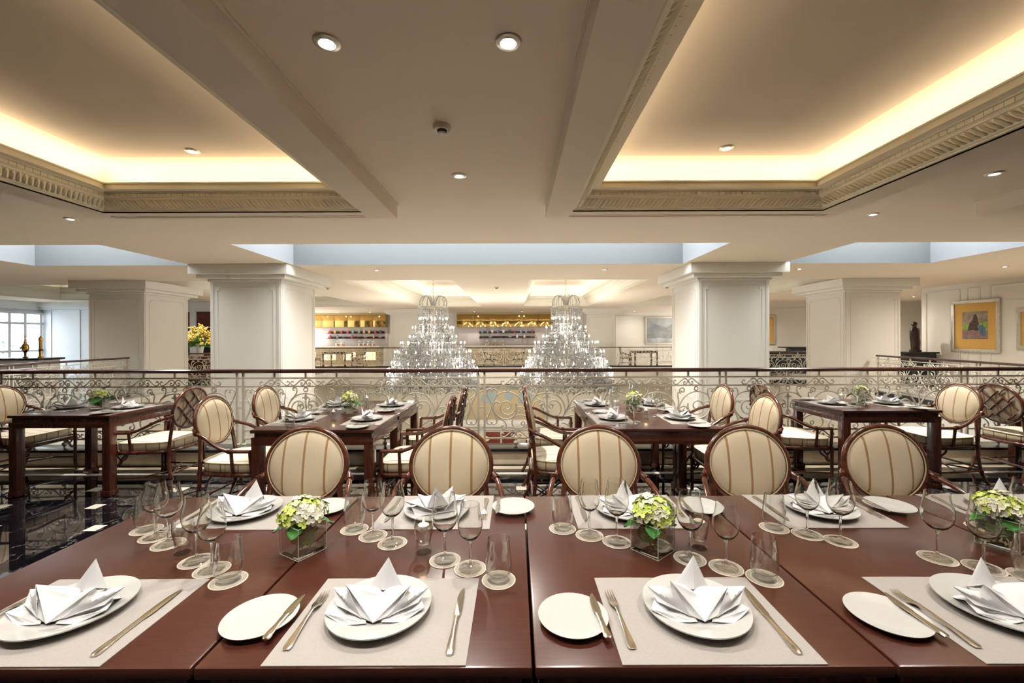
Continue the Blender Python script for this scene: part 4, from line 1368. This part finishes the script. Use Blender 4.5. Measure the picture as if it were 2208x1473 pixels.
FLO = [floret(k) for k in ('petal', 'petal_green', 'petal_white')]
lf = MB().grid(lambda u, v: ((u - .5) * .062 * (math.sin(PI * min(1, v * 1.02)) ** .8 if v < 1 else 0.0) * 1.0, v * .085, -.22 * v * v * .085 - abs(u - .5) * -.012 + .002 * math.sin(v * 20)), 6, 8)
leaf_me = solid(lf, .0007).mesh('leaf', 'leaf', 60)


def hydrangea(label, x, y, rz, n, seed, z=TH, sc=1.0, group='hydrangea vases', parts=True):
    t = thing('flower_vase', label, 'vase', (x, y, z), rz, group)
    t.scale = (sc, sc, sc)
    r = random.Random(seed)
    va = O('vase', vase_me, t); O('water', vwater_me, t); O('base', vbase_me, t); O('edge_glint', vedge_me, t); O('leaf_wrap', wrap_me, t)
    st = MB()
    for k in range(9):
        a = r.random() * 6.28; zz = .018 + .004 * k
        st.tube(cat([((.028 + .012 * r.random()) * math.cos(a + q * .55), (.028 + .012 * r.random()) * math.sin(a + q * .55), zz + .006 * q) for q in range(7)], 3), .0026, 5)
    for k in range(4):
        st.tube(cat([(r.uniform(-.03, .03), r.uniform(-.03, .03), .016), (r.uniform(-.02, .02), r.uniform(-.02, .02), .06), (r.uniform(-.02, .02), r.uniform(-.02, .02), .115)], 4), .003, 5)
    O('stems', st.mesh('stems', 'stem', 60), t)
    lr = [(-.6, .95, 1.0), (.5, .9, 1.15), (2.3, .8, .9), (-2.4, .85, .8), (1.5, .95, .8)]
    for k, (a, tl, s) in enumerate(lr):
        a += r.uniform(-.3, .3)
        mt = Matrix.Translation((.022 * math.cos(a), .022 * math.sin(a), .103)) @ Matrix.Rotation(a - PI / 2, 4, 'Z') @ Matrix.Rotation(-.35 * tl, 4, 'X') @ Matrix.Scale(s, 4)
        O('leaf', leaf_me, t, mtx=mt)
    # leaf wrapped inside the water
    for a in (0.3, 2.2, 4.0):
        mt = Matrix.Translation((.03 * math.cos(a), .03 * math.sin(a), .024)) @ Matrix.Rotation(a + PI, 4, 'Z') @ Matrix.Rotation(1.1, 4, 'X') @ Matrix.Scale(.62, 4)
        O('leaf', leaf_me, t, mtx=mt)
    cl = [MB(), MB(), MB()]
    LB = [((0, 0, .135), .040), ((.034, -.012, .122), .034), ((-.034, .006, .124), .034), ((.008, .034, .122), .034), ((-.006, -.036, .120), .034)]
    for k in range(n):
        cc, cr_ = LB[k % len(LB)]
        q = k // len(LB); nq = max(1, n // len(LB))
        ph = PI * (3 - math.sqrt(5)) * q + cc[0] * 50
        zz = 1 - 1.3 * (q + .5) / nq
        rr = math.sqrt(max(0, 1 - zz * zz))
        d = Vector((rr * math.cos(ph), rr * math.sin(ph), zz))
        p = Vector(cc) + d * cr_ * r.uniform(.9, 1.08)
        d = (d * .7 + (p - Vector((0, 0, .11))).normalized() * .5 + Vector((r.uniform(-.3, .3), r.uniform(-.3, .3), r.uniform(-.3, .3)))).normalized()
        c = 2 if r.random() < .38 + .25 * (d.z < .1) else (1 if r.random() < .5 else 0)
        mt = Matrix.Translation(p) @ d.to_track_quat('Z', 'Y').to_matrix().to_4x4() @ Matrix.Rotation(r.random() * 6, 4, 'Z') @ Matrix.Scale(r.uniform(.9, 1.3), 4)
        if parts: O('floret', FLO[c], t, mtx=mt)
        else:
            me = FLO[c]
            cl[c].add([mt @ v.co for v in me.vertices], [p_.vertices[:] for p_ in me.polygons])
    core = MB().lathe([(.001, .09), (.03, .1), (.05, .12), (.04, .142), (.02, .16), (.001, .165)], 14)
    co_ = O('blossom_core', core.mesh('blossom_core', 'petal_green', 60), t)
    if not parts:
        for i, k in enumerate(('petal', 'petal_green', 'petal_white')):
            if cl[i].v:
                b = O('blossom', cl[i].mesh('blossom', k, 60), t); b['kind'] = 'stuff'
    return t


hydrangea('green and white hydrangea in glass cube between first and second front tables', -.700, 1.372, math.radians(60), 120, 1, group='front hydrangea vases')
hydrangea('round green hydrangea in glass cube on the middle front table', .448, 1.372, math.radians(40), 130, 2, group='front hydrangea vases')
hydrangea('green hydrangea in glass cube between fourth and rightmost front tables', 1.625, 1.40, math.radians(30), 120, 3, group='front hydrangea vases')


def votive(label, x, y, lit=True, s=1.0, group='votive candles'):
    t = thing('votive_candle', label, 'candle', (x, y, TH), 0, group)
    t.scale = (s, s, s)
    for n, me in TW['votive']: O(n, me, t)
    if lit:
        O('flame', TW['flame'], t)
        light('POINT', 'candle_glow', (x, y, TH + .103 * s), .25, (1, .6, .25), shadow_soft_size=.004)
    return t


votive('floating votive candle in waisted glass on leftmost front table', -1.09, 1.364, False)
votive('lit floating votive candle in waisted glass on second front table', -.303, 1.364)
votive('floating votive candle in waisted glass on middle front table, behind wineglass', .607, 1.385, False)


def put(name, label, cat_, me, x, y, z, rz, group=None):
    if isinstance(me, (list, tuple)):
        t = thing(name, label, cat_, (x, y, z), rz, group)
        for n, m_ in me: O(n, m_, t)
        return t
    return tag(O(name, me, None, (x, y, z), (0, 0, rz)), label, cat_, group)


def setting(x, y, face, where, grp, full=True, only=None, npk=0, dx=0.0, tum=True, seed=0, nrot=0.0):
    """one place laid on a table; (x, y) is the placemat's centre, face the way the diner looks"""
    r = random.Random(seed)
    R = Matrix.Translation((x, y, TH)) @ Matrix.Rotation(face - PI / 2, 4, 'Z')
    rz = face - PI / 2
    def at(u, v): return (R @ Vector((u, v, 0)))[:2]
    def want(k): return only is None or k in only
    if want('mat'): put('placemat', 'beige woven placemat %s' % where, 'placemat', TW['mat'], x, y, TH, rz, 'placemats ' + grp)
    if want('plate'):
        p = at(dx, .012); put('dinner_plate', 'round white dinner plate %s' % where, 'plate', TW['plate'], *p, TH + .0026, 0, 'dinner plates ' + grp)
        put('napkin', 'white napkin folded to a crown %s' % where, 'napkin', TW['napkin'][npk % 4], p[0], p[1], TH + .0026 + .003, rz + nrot, 'napkins ' + grp)
    if want('bread'):
        p = at(-.305, -.018); put('bread_plate', 'small white bread plate %s' % where, 'plate', TW['bread'], *p, TH + .0028, 0, 'bread plates ' + grp)
        p = at(-.243, -.02); put('butter_knife', 'butter knife resting on bread plate %s' % where, 'knife', [('handle', TW['bknife'][0]), ('blade', TW['bknife'][1])], *p, TH + .0125, rz + .03 + r.uniform(-.05, .05), 'butter knives ' + grp)
    if want('fork'):
        p = at(-.19, -.012); put('fork', 'dinner fork %s' % where, 'fork', TW['fork'], *p, TH + .0026, rz + r.uniform(-.04, .04), 'forks ' + grp)
    if want('knife'):
        p = at(.178, -.015); put('dinner_knife', 'dinner knife %s' % where, 'knife', [('handle', TW['knife'][0]), ('blade', TW['knife'][1])], *p, TH + .0012, rz + r.uniform(-.03, .03), 'dinner knives ' + grp)
    if want('glasses'):
        for nm, lb, key, u, v in (('wine_glass', 'larger clear wine glass', 'wine_big', .105, .262), ('wine_glass', 'smaller clear wine glass', 'wine_small', .188, .212), ('tumbler', 'clear stemless tumbler', 'tumbler', .274, .157)):
            if nm == 'tumbler' and not tum: continue
            if not full: v -= .08
            p = at(u + r.uniform(-.004, .004), v + r.uniform(-.004, .004))
            if full: put('coaster', 'round printed coaster under %s %s' % (lb.split()[-1] if nm == 'tumbler' else lb.split()[0] + ' wine glass', where), 'coaster', TW['coaster'], *p, TH + .0004, 0, 'coasters ' + grp)
            put(nm, '%s %s' % (lb, where), 'glass', TW[key if full or nm == 'tumbler' else key + '_far'], *p, TH + (.0021 if full else .0005), 0, 'glasses ' + grp)


FT = ('leftmost', 'second', 'middle', 'fourth', 'rightmost')
mx = (-1.108, -.3275, .4445, 1.22, 1.99)
for k in range(4):
    only = None
    if k == 0: only = ('mat', 'plate', 'fork', 'knife', 'glasses')
    if k == 3: only = ('mat', 'plate', 'bread', 'fork', 'glasses')
    setting(mx[k], 1.05, PI / 2, 'at near side of %s front table' % FT[k], 'on the near side', True, only, k, -.02 if k in (0, 1) else .01, seed=k, nrot=(0.0, 0.05, -.05, .1)[k])
fx = (-1.08, -.317, .445, 1.213, 1.98)
for k in range(5):
    only = None if k < 4 else ('mat', 'plate', 'glasses', 'fork', 'knife')
    setting(fx[k], 1.683, -PI / 2, 'at far side of %s front table' % FT[k], 'on the far side', True, only, k + 1, 0, seed=10 + k, nrot=(PI, .35, PI + .2, PI - .1, PI)[k])

# rear tables: places face each other across the table
RL = dict(A='on far left rear table', B='on left-centre rear table', C='on right-centre rear table', D='on far right rear table')
def rear(tb, x0, x1, ysn, seed):
    for i, (yy, nf) in enumerate(ysn):
        for sd, xx, fc in (('left', x0 + .17, 0), ('right', x1 - .17, PI)):
            setting(xx, yy, fc, '%s %s seat %s' % (nf, sd, RL[tb]), 'on the rear tables', False, ('mat', 'plate', 'bread', 'fork', 'knife', 'glasses'), seed + i, seed=seed + i * 2 + (sd == 'left'), nrot=-rnd.uniform(.2, .9) if sd == 'left' else rnd.uniform(.3, .9))
for tb, x0, x1, q, sd in (('A', -4.66, -3.72, ((4.2, 'at'),), 30), ('B', -2.03, -1.085, ((3.56, 'at nearer'), (4.28, 'at farther')), 40), ('C', .645, 1.58, ((3.56, 'at nearer'), (4.28, 'at farther')), 50), ('D', 3.09, 4.03, ((4.31, 'at'),), 60)):
    rear(tb, x0, x1, q, sd)
for lb, x, y, sd in (('small hydrangea in glass cube on far left rear table', -4.19, 4.2, 5), ('small hydrangea in glass cube on left-centre rear table', -1.5575, 3.92, 6), ('small hydrangea in glass cube on right-centre rear table', 1.1125, 3.92, 7), ('small hydrangea in glass cube on far right rear table', 3.56, 4.31, 8)):
    hydrangea(lb, x, y, sd, 80, sd, sc=1.12, parts=False, group='rear hydrangea vases')
votive('lit votive candle on left-centre rear table, nearer one', -1.5575, 3.56, True, .85)
votive('lit votive candle on left-centre rear table, farther one', -1.53, 4.28, True)
votive('lit votive candle on right-centre rear table', 1.1125, 3.57, True, .85)
votive('lit votive candle on far right rear table', 3.47, 4.45, True, .85)

# ---------------------------------------------------------------- pictures, statue, bar, lobby and galleries
def blob(pts, th=.004):
    """thin flat patch of paint, outline in the xz plane, facing -y"""
    n = len(pts)
    mb = MB()
    mb.add([(x, 0, z) for x, z in pts] + [(x, -th, z) for x, z in pts], [tuple(range(n, 2 * n))] + [(i, (i + 1) % n, n + (i + 1) % n, n + i) for i in range(n)])
    return mb


def picture(label, w, h, loc, rz, frame='gilt', mount='ochre_mat', art=(), fw=.09, inner=None):
    t = thing('framed_picture', label, 'picture', loc, rz)
    a, b = w / 2, h / 2
    fr = MB()
    fr.bbox(-a, a, -.05, 0, -b, -b + fw, .012).bbox(-a, a, -.05, 0, b - fw, b, .012).bbox(-a, -a + fw, -.048, 0, -b + fw * .5, b - fw * .5, .012).bbox(a - fw, a, -.048, 0, -b + fw * .5, b - fw * .5, .012)
    O('frame', fr.mesh('frame', frame, 30), t)
    O('mount', MB().box(-a + fw * .8, a - fw * .8, -.02, -.005, -b + fw * .8, b - fw * .8).mesh('mount', mount, 0), t)
    if inner:
        iw, ih, im, dz = inner
        pic = O('picture', MB().box(-iw / 2, iw / 2, -.024, -.02, dz - ih / 2, dz + ih / 2).mesh('picture', im, 0), t)
        for k, (pts, m) in enumerate(art):
            O('paint', blob([(x * iw, z * ih + dz) for x, z in pts], .002).mesh('paint', m, 0), pic, (0, -.024 - .0012 * k, 0))
    return t


seated = [([(-.5, -.2), (.5, -.2), (.5, .12), (.1, .1), (-.5, .05)], 'pastel4'), ([(-.5, -.5), (.5, -.5), (.5, -.22), (.0, -.12), (-.5, -.2)], 'pastel5'),
          ([(-.28, -.22), (-.2, .08), (-.08, .2), (-.02, .38), (.06, .4), (.1, .28), (.14, .12), (.2, -.1), (.1, -.2), (-.1, -.16)], 'pastel2'), ([(.1, -.02), (.3, .02), (.42, -.16), (.44, -.36), (.3, -.4), (.2, -.25)], 'pastel3')]
picture('gilt-framed picture with ochre mount and small seated figure, right wall', 1.2, 1.42, (XR - .005, 11.25, 1.72), -PI / 2, art=seated, inner=(.62, .74, 'pastel1', .02))
picture('gilt-framed picture with ochre mount cut off at the right edge', 1.2, 1.0, (XR - .005, 9.7, 1.62), -PI / 2, art=seated[:2], inner=(.6, .5, 'pastel5', 0))
picture('gilt-framed picture with ochre mount beside the right near column', 1.1, 1.24, ((1646 - VX) / F * 17.3, 17.38, 1.74), 0, art=[([(-.5, -.1), (.5, -.1), (.5, .4), (-.5, .35)], 'pastel4'), ([(-.1, -.5), (.5, -.5), (.45, .2), (.2, .3), (.0, .1)], 'pastel2')], inner=(.55, .72, 'pastel1', 0))
hill = [([(-.5, .1), (-.3, .3), (-.1, .22), (.1, .14), (.3, .26), (.5, .12), (.5, -.22), (.2, -.34), (-.1, -.3), (-.5, -.36)], 'grey_dark')]
picture('large grey misty landscape painting in pale frame on the far wall', 2.1, 1.62, (8.6, 24.38, 1.83), 0, frame='gilt', mount='grey_paint', art=hill, inner=(1.86, 1.38, 'grey_paint', 0))

# bronze figure on a black console
st = thing('statue', 'dark bronze robed figure standing on black console', 'statue', (11.92, 12.45, .99), .4)
sm = MB()
secs = [(0, 0, 0, .17, .14), (.05, 0, 0, .165, .135), (.06, 0, 0, .12, .10), (.14, .0, 0, .125, .10), (.28, .01, 0, .13, .10), (.42, -.02, 0, .14, .105), (.54, -.03, 0, .15, .11), (.64, -.02, 0, .155, .10), (.69, -.01, 0, .13, .085), (.725, -.03, 0, .055, .05), (.755, -.045, 0, .042, .042), (.78, -.055, 0, .056, .06), (.82, -.06, 0, .066, .07), (.86, -.05, 0, .058, .064), (.89, -.045, 0, .025, .025)]
k0 = 0
nn = 14
for i, (z, x, y, a, b) in enumerate(secs):
    for j in range(nn):
        q = 2 * PI * j / nn
        f = 1 + (.09 * math.sin(5 * q + z * 9) if .06 < z < .7 else 0)
        sm.v.append((x + a * f * math.cos(q), y + b * f * math.sin(q), z))
for i in range(len(secs) - 1):
    for j in range(nn):
        sm.f.append((i * nn + j, i * nn + (j + 1) % nn, (i + 1) * nn + (j + 1) % nn, (i + 1) * nn + j))
sm.f.append(tuple(reversed(range(nn)))); sm.f.append(tuple((len(secs) - 1) * nn + j for j in range(nn)))
O('figure', sm.mesh('figure', 'bronze', 50), st)
O('nose', MB().lathe([(.001, 0), (.014, .01), (.001, .035)], 8, (-.128, 0, .795)).mesh('nose', 'bronze', 50), st)
t = thing('console_table', 'black pedestal console under the bronze statue', 'console', (11.9, 12.45, 0))
O('top', MB().bbox(-.5, .45, -.3, .3, .94, .99, .01).mesh('top', 'black', 30), t)
O('body', MB().bbox(-.22, .4, -.25, .25, .0, .94, .01).mesh('body', 'black', 30), t)
t = thing('console_table', 'black console table seen above the short right railing', 'console', (11.5, 16.6, 0))
O('top', MB().bbox(-.9, .7, -.3, .3, 1.0, 1.05, .01).mesh('top', 'black', 30), t)
O('body', MB().bbox(-.6, .5, -.25, .25, 0, 1.0, .01).mesh('body', 'black', 30), t)
t = thing('sideboard', 'dark sideboard behind the short right railing', 'sideboard', (8.9, 15.6, 0))
O('body', MB().bbox(-1.2, 1.1, -.3, .3, 0, .86, .01).mesh('body', 'black', 30), t)
O('top', MB().bbox(-1.25, 1.15, -.33, .33, .86, .9, .008).mesh('top', 'wood_dark', 30), t)
t = thing('fire_alarm_box', 'small cream wall box beside the bronze statue', 'wall box', (XR + 1.0, 17.37, 1.5))
O('case', MB().bbox(-.13, .13, -.06, 0, -.35, .35, .01).mesh('case', 'plastic', 30), t)
O('window', MB().box(-.06, .06, -.066, -.06, .05, .22).mesh('window', 'dark', 0), t)

# left gallery: garden window, brass ornaments, flowers and bookcase
w1 = struct('window_1', None, loc=(XL, 15.66, 0))
wf = MB()
for y0_ in (-1.06, -.62, -.1, .4, .94): wf.box(-.05, .08, y0_, y0_ + .09, -.2, 2.5)
for z0_ in (-.2, .95, 2.02, 2.42): wf.box(-.04, .07, -1.06, 1.06, z0_, z0_ + .08)
O('window_frame', wf.mesh('window_frame', 'blue_white', 0), w1)
for y0_ in (-.97, -.53, -.01, .49):
    for z0_, z1_ in ((-.12, .95), (1.03, 2.02), (2.1, 2.42)):
        O('pane', MB().box(0, .006, y0_, y0_ + .45, z0_, z1_).mesh('pane', 'pane', 0), w1)
O('window_head', MB().box(-.2, 0, -1.06, 1.06, 2.5, 3.2).mesh('window_head', 'blue_white', 0), w1)
O('cornice', MB().box(0, .12, -3, 1.06, 2.62, 2.72).box(0, .2, -3, 1.06, 2.72, 2.9).mesh('cornice', 'blue_white', 0), w1)
O('cornice', MB().box(0, 6.9, .86, 1.06, 2.62, 2.72).box(0, 6.9, .72, 1.06, 2.72, 2.9).mesh('cornice', 'blue_white', 0), w1)
sh = thing('garden_shrub', 'green shrub outside the far left window', 'shrub', (XL - 2.4, 16.6, -.2))
r = random.Random(3)
fo = MB()
for k in range(420):
    a, b = r.random() * 6.28, r.random()
    p = Vector((.8 * math.cos(a) * math.sqrt(b), .9 * math.sin(a) * math.sqrt(b), .3 + 1.2 * r.random()))
    q = Vector((r.uniform(-1, 1), r.uniform(-1, 1), r.uniform(-.3, 1))).normalized() * .16
    s_ = q.orthogonal().normalized() * .05
    fo.add([p, p + q * .5 + s_, p + q, p + q * .5 - s_], [(0, 1, 2, 3)])
f_ = O('foliage', fo.mesh('foliage', 'tree', 0), sh); f_['kind'] = 'stuff'
O('trunk', MB().tube([(0, 0, -.2), (.05, 0, .6), (0, .1, 1.2)], .05, 6).mesh('trunk', 'bronze', 60), sh)
struct('floor_terrace', MB().box(-26, XL - .2, 10, 22, -.5, -.2).mesh('floor_terrace', 'lobby_white', 0))

t = thing('service_counter', 'black counter carrying brass ornaments at far left', 'counter', (-13.9, 12.3, 0))
O('top', MB().bbox(-1.3, .25, -.35, .35, .84, .9, .01).mesh('top', 'black', 30), t)
O('body', MB().bbox(-1.2, .15, -.3, .3, .0, .84, .01).mesh('body', 'lobby_white', 30), t)
t = thing('brass_lantern', 'brass urn-shaped ornament on the black counter, left one', 'ornament', (-14.45, 12.3, .9)); t.scale = (.62, .62, .76)
O('body', MB().lathe([(.09, 0), (.1, .03), (.04, .06), (.05, .2), (.1, .26), (.13, .36), (.11, .5), (.05, .56), (.06, .6), (.03, .66), (.015, .75), (.001, .8)], 16).mesh('body', 'brass', 50), t)
O('spout', MB().tube(cat([(-.1, 0, .4), (-.2, 0, .42), (-.24, 0, .34)], 4), .025, 7).mesh('spout', 'brass', 60), t)
O('finial', MB().lathe([(.001, .78), (.03, .82), (.015, .88), (.001, .95)], 10).mesh('finial', 'brass', 50), t)
t = thing('brass_post_lamp', 'slim brass column ornament on the black counter, right one', 'ornament', (-14.0, 12.3, .9)); t.scale = (.75, .75, 1)
O('body', MB().lathe([(.08, 0), (.08, .03), (.05, .05), (.05, .5), (.06, .52), (.06, .58), (.03, .62), (.001, .66)], 14).mesh('body', 'brass', 50), t)
O('collar', MB().lathe([(.052, .2), (.06, .21), (.06, .25), (.052, .26)], 14).mesh('collar', 'cabinet_red', 50), t)

t = thing('flower_arrangement', 'big yellow flower arrangement behind the short left railing', 'flowers', ((430 - VX) / F * 14.3, 14.3, .86))
O('vase', MB().lathe([(.11, 0), (.12, .02), (.1, .1), (.13, .35), (.15, .42), (.135, .42), (.12, .34), (.001, .3)], 20).mesh('vase', 'lobby_white', 50), t)
r = random.Random(9)
bl_ = MB(); gr_ = MB()
for k in range(70):
    a = r.random() * 6.28; el = r.uniform(-.05, 1.45)
    d = Vector((math.cos(a) * math.cos(el), math.sin(a) * math.cos(el), math.sin(el)))
    L_ = r.uniform(.5, .68)
    base = Vector((0, 0, .42))
    gr_.tube([base, base + d * L_ * .8], .008, 4)
    for q in range(11):
        p = base + d * (L_ * (.62 + .4 * q / 11)) + Vector((r.uniform(-.05, .05), r.uniform(-.05, .05), r.uniform(-.05, .05)))
        s_ = .03
        bl_.add([p + Vector(v) * s_ for v in ((0, 0, 1), (1, 0, 0), (0, 1, 0), (-1, 0, 0), (0, -1, 0), (0, 0, -1))], [(0, 1, 2), (0, 2, 3), (0, 3, 4), (0, 4, 1), (5, 2, 1), (5, 3, 2), (5, 4, 3), (5, 1, 4)])
for k in range(120):
    a = r.random() * 6.28
    p = Vector((0, 0, .42)); d = Vector((math.cos(a), math.sin(a), r.uniform(-.5, .5))).normalized() * r.uniform(.25, .45)
    s_ = d.orthogonal().normalized() * .03
    gr_.add([p, p + d * .5 + s_, p + d, p + d * .5 - s_], [(0, 1, 2, 3)])
b = O('blossoms', bl_.mesh('blossoms', 'yellow_flower', 0), t); b['kind'] = 'stuff'
b = O('greenery', gr_.mesh('greenery', 'stem', 0), t); b['kind'] = 'stuff'
t = thing('flower_stand', 'dark stand under the yellow flower arrangement', 'stand', ((430 - VX) / F * 14.3, 14.3, 0))
O('top', MB().bbox(-.5, .5, -.35, .35, .82, .86, .01).mesh('top', 'cabinet_red', 30), t)
O('body', MB().bbox(-.4, .4, -.28, .28, 0, .82, .01).mesh('body', 'wood_dark', 30), t)
bx_ = (427 - VX) / F * 16.6
t = thing('bookcase', 'dark red built-in cabinet with white frame behind yellow flowers', 'cabinet', (bx_, 16.5, 0))
fr = MB()
for x in (-1.05, -.1, .85): fr.box(x, x + .2, -.2, .1, 0, 2.55)
fr.box(-1.05, 1.05, -.22, .1, 2.5, 2.62).box(-1.1, 1.1, -.3, .1, 2.62, 2.9)
O('frame', fr.mesh('frame', 'blue_white', 0), t)
O('back', MB().box(-1, 1, .04, .1, 0, 2.5).mesh('back', 'dark', 0), t)
for x in (-.85, .1):
    O('door', MB().bbox(x + .01, x + .74, -.12, -.08, 1.92, 2.49, .008).mesh('door', 'cabinet_red', 30), t)
    O('shelf', MB().box(x, x + .75, -.15, .05, 1.88, 1.91).mesh('shelf', 'blue_white', 0), t)
    O('door', MB().bbox(x + .01, x + .74, -.12, -.08, .05, .9, .008).mesh('door', 'cabinet_red', 30), t)
    O('shelf', MB().box(x, x + .75, -.1, .05, 1.4, 1.43).mesh('shelf', 'cabinet_red', 0), t)

# ---- bar on the far side
def at(px, y):                # x of an image column at depth y
    return (px - VX) / F * y
for nm, p0, p1, lab in (('left', 668, 832, 'gold mirrored bulkhead over the left bar bay'), ('centre', 985, 1196, 'gold mirrored bulkhead between the two chandeliers')):
    x0, x1 = at(p0, 24.0), at(p1, 24.0)
    t = thing('bar_bulkhead', lab, 'bulkhead', ((x0 + x1) / 2, 24.0, 0))
    h = (x1 - x0) / 2
    O('soffit', MB().box(-h, h, 0, .4, 2.06, 2.9).mesh('soffit', 'bar_panel', 0), t)
    n = 6
    for k in range(n):
        O('mirror_panel', MB().bbox(-h + 2 * h * k / n + .006, -h + 2 * h * (k + 1) / n - .006, -.02, 0, 2.08, 2.78, .006).mesh('mirror_panel', 'gold_mirror', 30), t)
    O('top_band', MB().box(-h, h, -.03, 0, 2.79, 2.9).mesh('top_band', 'bar_panel', 0), t)
    b = thing('bar_splashback', 'pale marble splashback of the %s bar bay' % nm, 'wall panel', ((x0 + x1) / 2, 24.38, 0))
    n = 3
    for k in range(n):
        O('marble_slab', MB().bbox(-h + 2 * h * k / n + .004, -h + 2 * h * (k + 1) / n - .004, -.03, 0, 1.02, 2.06, .004).mesh('marble_slab', 'bar_marble', 30), b)
    c = thing('bar_counter', 'ochre bar counter with glowing panels in the %s bay' % nm, 'bar counter', ((x0 + x1) / 2, 23.2, 0))
    O('worktop', MB().bbox(-h, h, -.35, .4, .94, 1.0, .01).mesh('worktop', 'lobby_white', 30), c)
    O('front', MB().box(-h, h, -.3, .35, 0, .94).mesh('front', 'bar_panel', 0), c)
    for k in range(4):
        x = -h + 2 * h * (k + .5) / 4
        O('lit_panel', MB().bbox(x - h * .15, x + h * .15, -.32, -.3, .25, .68, .005).mesh('lit_panel', 'onyx' if nm == 'left' else 'bar_panel', 30), c)
jar_me = [MB().lathe([(.001, 0), (.055, 0), (.06, .02), (.06, .13), (.035, .16), (.035, .19), (.001, .19)], 10).mesh('jar', m_, 40) for m_ in JAR]
box_me = [MB().bbox(-.06, .06, -.06, .06, 0, .16, .01).mesh('tin', m_, 30) for m_ in JAR]
bowl_me = [MB().lathe([(.03, 0), (.05, .01), (.12, .08), (.115, .085), (.001, .02)], 14).mesh('bowl', m_, 40) for m_ in JAR]
ORD = ('first', 'second', 'third', 'fourth', 'fifth', 'sixth', 'seventh', 'eighth', 'ninth', 'tenth')
for nm, p0, p1 in (('left', 706, 828), ('centre', 1033, 1153)):
    x0, x1 = at(p0, 24.2), at(p1, 24.2)
    for z, lv in ((1.73, 'upper'), (1.44, 'lower')):
        s_ = thing('wall_shelf', 'dark %s shelf of jars in the %s bar bay' % (lv, nm), 'shelf', ((x0 + x1) / 2, 24.2, z))
        h = (x1 - x0) / 2
        O('board', MB().bbox(-h, h, -.12, .15, -.03, 0, .004).mesh('board', 'shelf', 30), s_)
        O('back_rail', MB().box(-h, h, .12, .15, 0, .09).mesh('back_rail', 'shelf', 0), s_)
        n = 10 if lv == 'upper' else 8
        for k in range(n):
            x = x0 + (x1 - x0) * (k + .5) / n + rnd.uniform(-.05, .05)
            kk = rnd.randrange(6)
            q = (box_me if lv == 'upper' else (jar_me if rnd.random() < .6 else bowl_me))[kk]
            tag(O({'tin': 'storage_tin', 'jar': 'storage_jar', 'bowl': 'small_bowl'}[q.name.split('.')[0]], q, None, (x, 24.2, z)), '%s %s, %s from left on %s shelf of %s bar bay' % (('dark green', 'amber', 'slate blue', 'cream', 'red', 'black')[kk], q.name.split('.')[0], ORD[k], lv, nm), 'container', 'containers on the %s %s bar shelf' % (lv, nm))
jar2 = [('body', MB().lathe([(.001, 0), (.1, 0), (.11, .03), (.11, .2), (.08, .24), (.001, .25)], 14).mesh('body', 'glass_thick', 50)), ('filling', MB().lathe([(.001, .01), (.1, .012), (.1, .12), (.001, .12)], 12).mesh('filling', JAR[1], 50)), ('lid', MB().lathe([(.085, .24), (.085, .27), (.02, .29), (.025, .32), (.001, .33)], 12).mesh('lid', 'porcelain', 50))]
for nm, pxs in (('left', (728, 739, 777, 786, 796, 806)), ('centre', (1050, 1066, 1082))):
    for k, px in enumerate(pxs):
        put('sweet_jar', 'lidded glass jar, %s from left on the %s bar counter' % (ORD[k], nm), 'jar', jar2, at(px, 23.2), 23.2, 1.0, 0, 'lidded jars on the %s bar counter' % nm)

# ---- lobby below, seen through the railing
lx = at(1085, 19.0)
t = thing('reception_counter', 'white reception counter with red-brown panels on the floor below', 'counter', (lx, 18.6, -3.4))
O('top', MB().bbox(-3.0, 3.0, -.4, .4, .95, 1.12, .01).mesh('top', 'lobby_white', 30), t)
O('body', MB().box(-2.9, 2.9, -.3, .35, 0, .95).mesh('body', 'lobby_white', 0), t)
for k in range(8):
    x = -2.6 + .72 * k
    if k in (2, 5): continue
    O('front_panel', MB().bbox(x - .32, x + .32, -.33, -.3, .1, .72, .006).mesh('front_panel', 'lobby_red', 30), t)
t = thing('lobby_mural', 'amber and pale blue mural behind the reception counter below', 'mural', (lx, 20.58, -3.4))
O('panel', MB().box(-1.9, 1.9, -.05, 0, .6, 2.3).mesh('panel', 'lobby_tan', 0), t)
for pts in ([(-1.2, 1.75), (-.8, 1.6), (-.5, 1.7), (-.3, 2.0), (-.55, 2.2), (-1.0, 2.15)], [(.0, 1.9), (.25, 1.75), (.5, 1.95), (.3, 2.2), (.05, 2.15)], [(.7, 1.65), (1.1, 1.6), (1.45, 1.8), (1.3, 2.15), (.9, 2.2), (.65, 2.0)]):
    O('paint', blob(pts, .01).mesh('paint', 'lobby_blue', 0), t, (0, -.05, 0))
O('arch_trim', MB().tube([(2.05 * math.cos(PI * i / 16), -.05, 1.0 + 1.5 * math.sin(PI * i / 16)) for i in range(17)], .06, 6).mesh('arch_trim', 'lobby_white', 60), t)
for px, lab in ((1045, 'left'), (1130, 'right')):
    t = thing('round_lobby_table', 'amber round table on the floor below, %s one' % lab, 'table', (at(px, 15.0) * 1.5, 17.0 + (px > 1100) * .5, -3.4))
    O('top', MB().lathe([(.001, .7), (.6, .7), (.6, .74), (.001, .74)], 24).mesh('top', 'lobby_tan', 40), t)
    O('stem', MB().lathe([(.3, 0), (.28, .04), (.05, .08), (.05, .7)], 14).mesh('stem', 'wood_dark', 40), t)
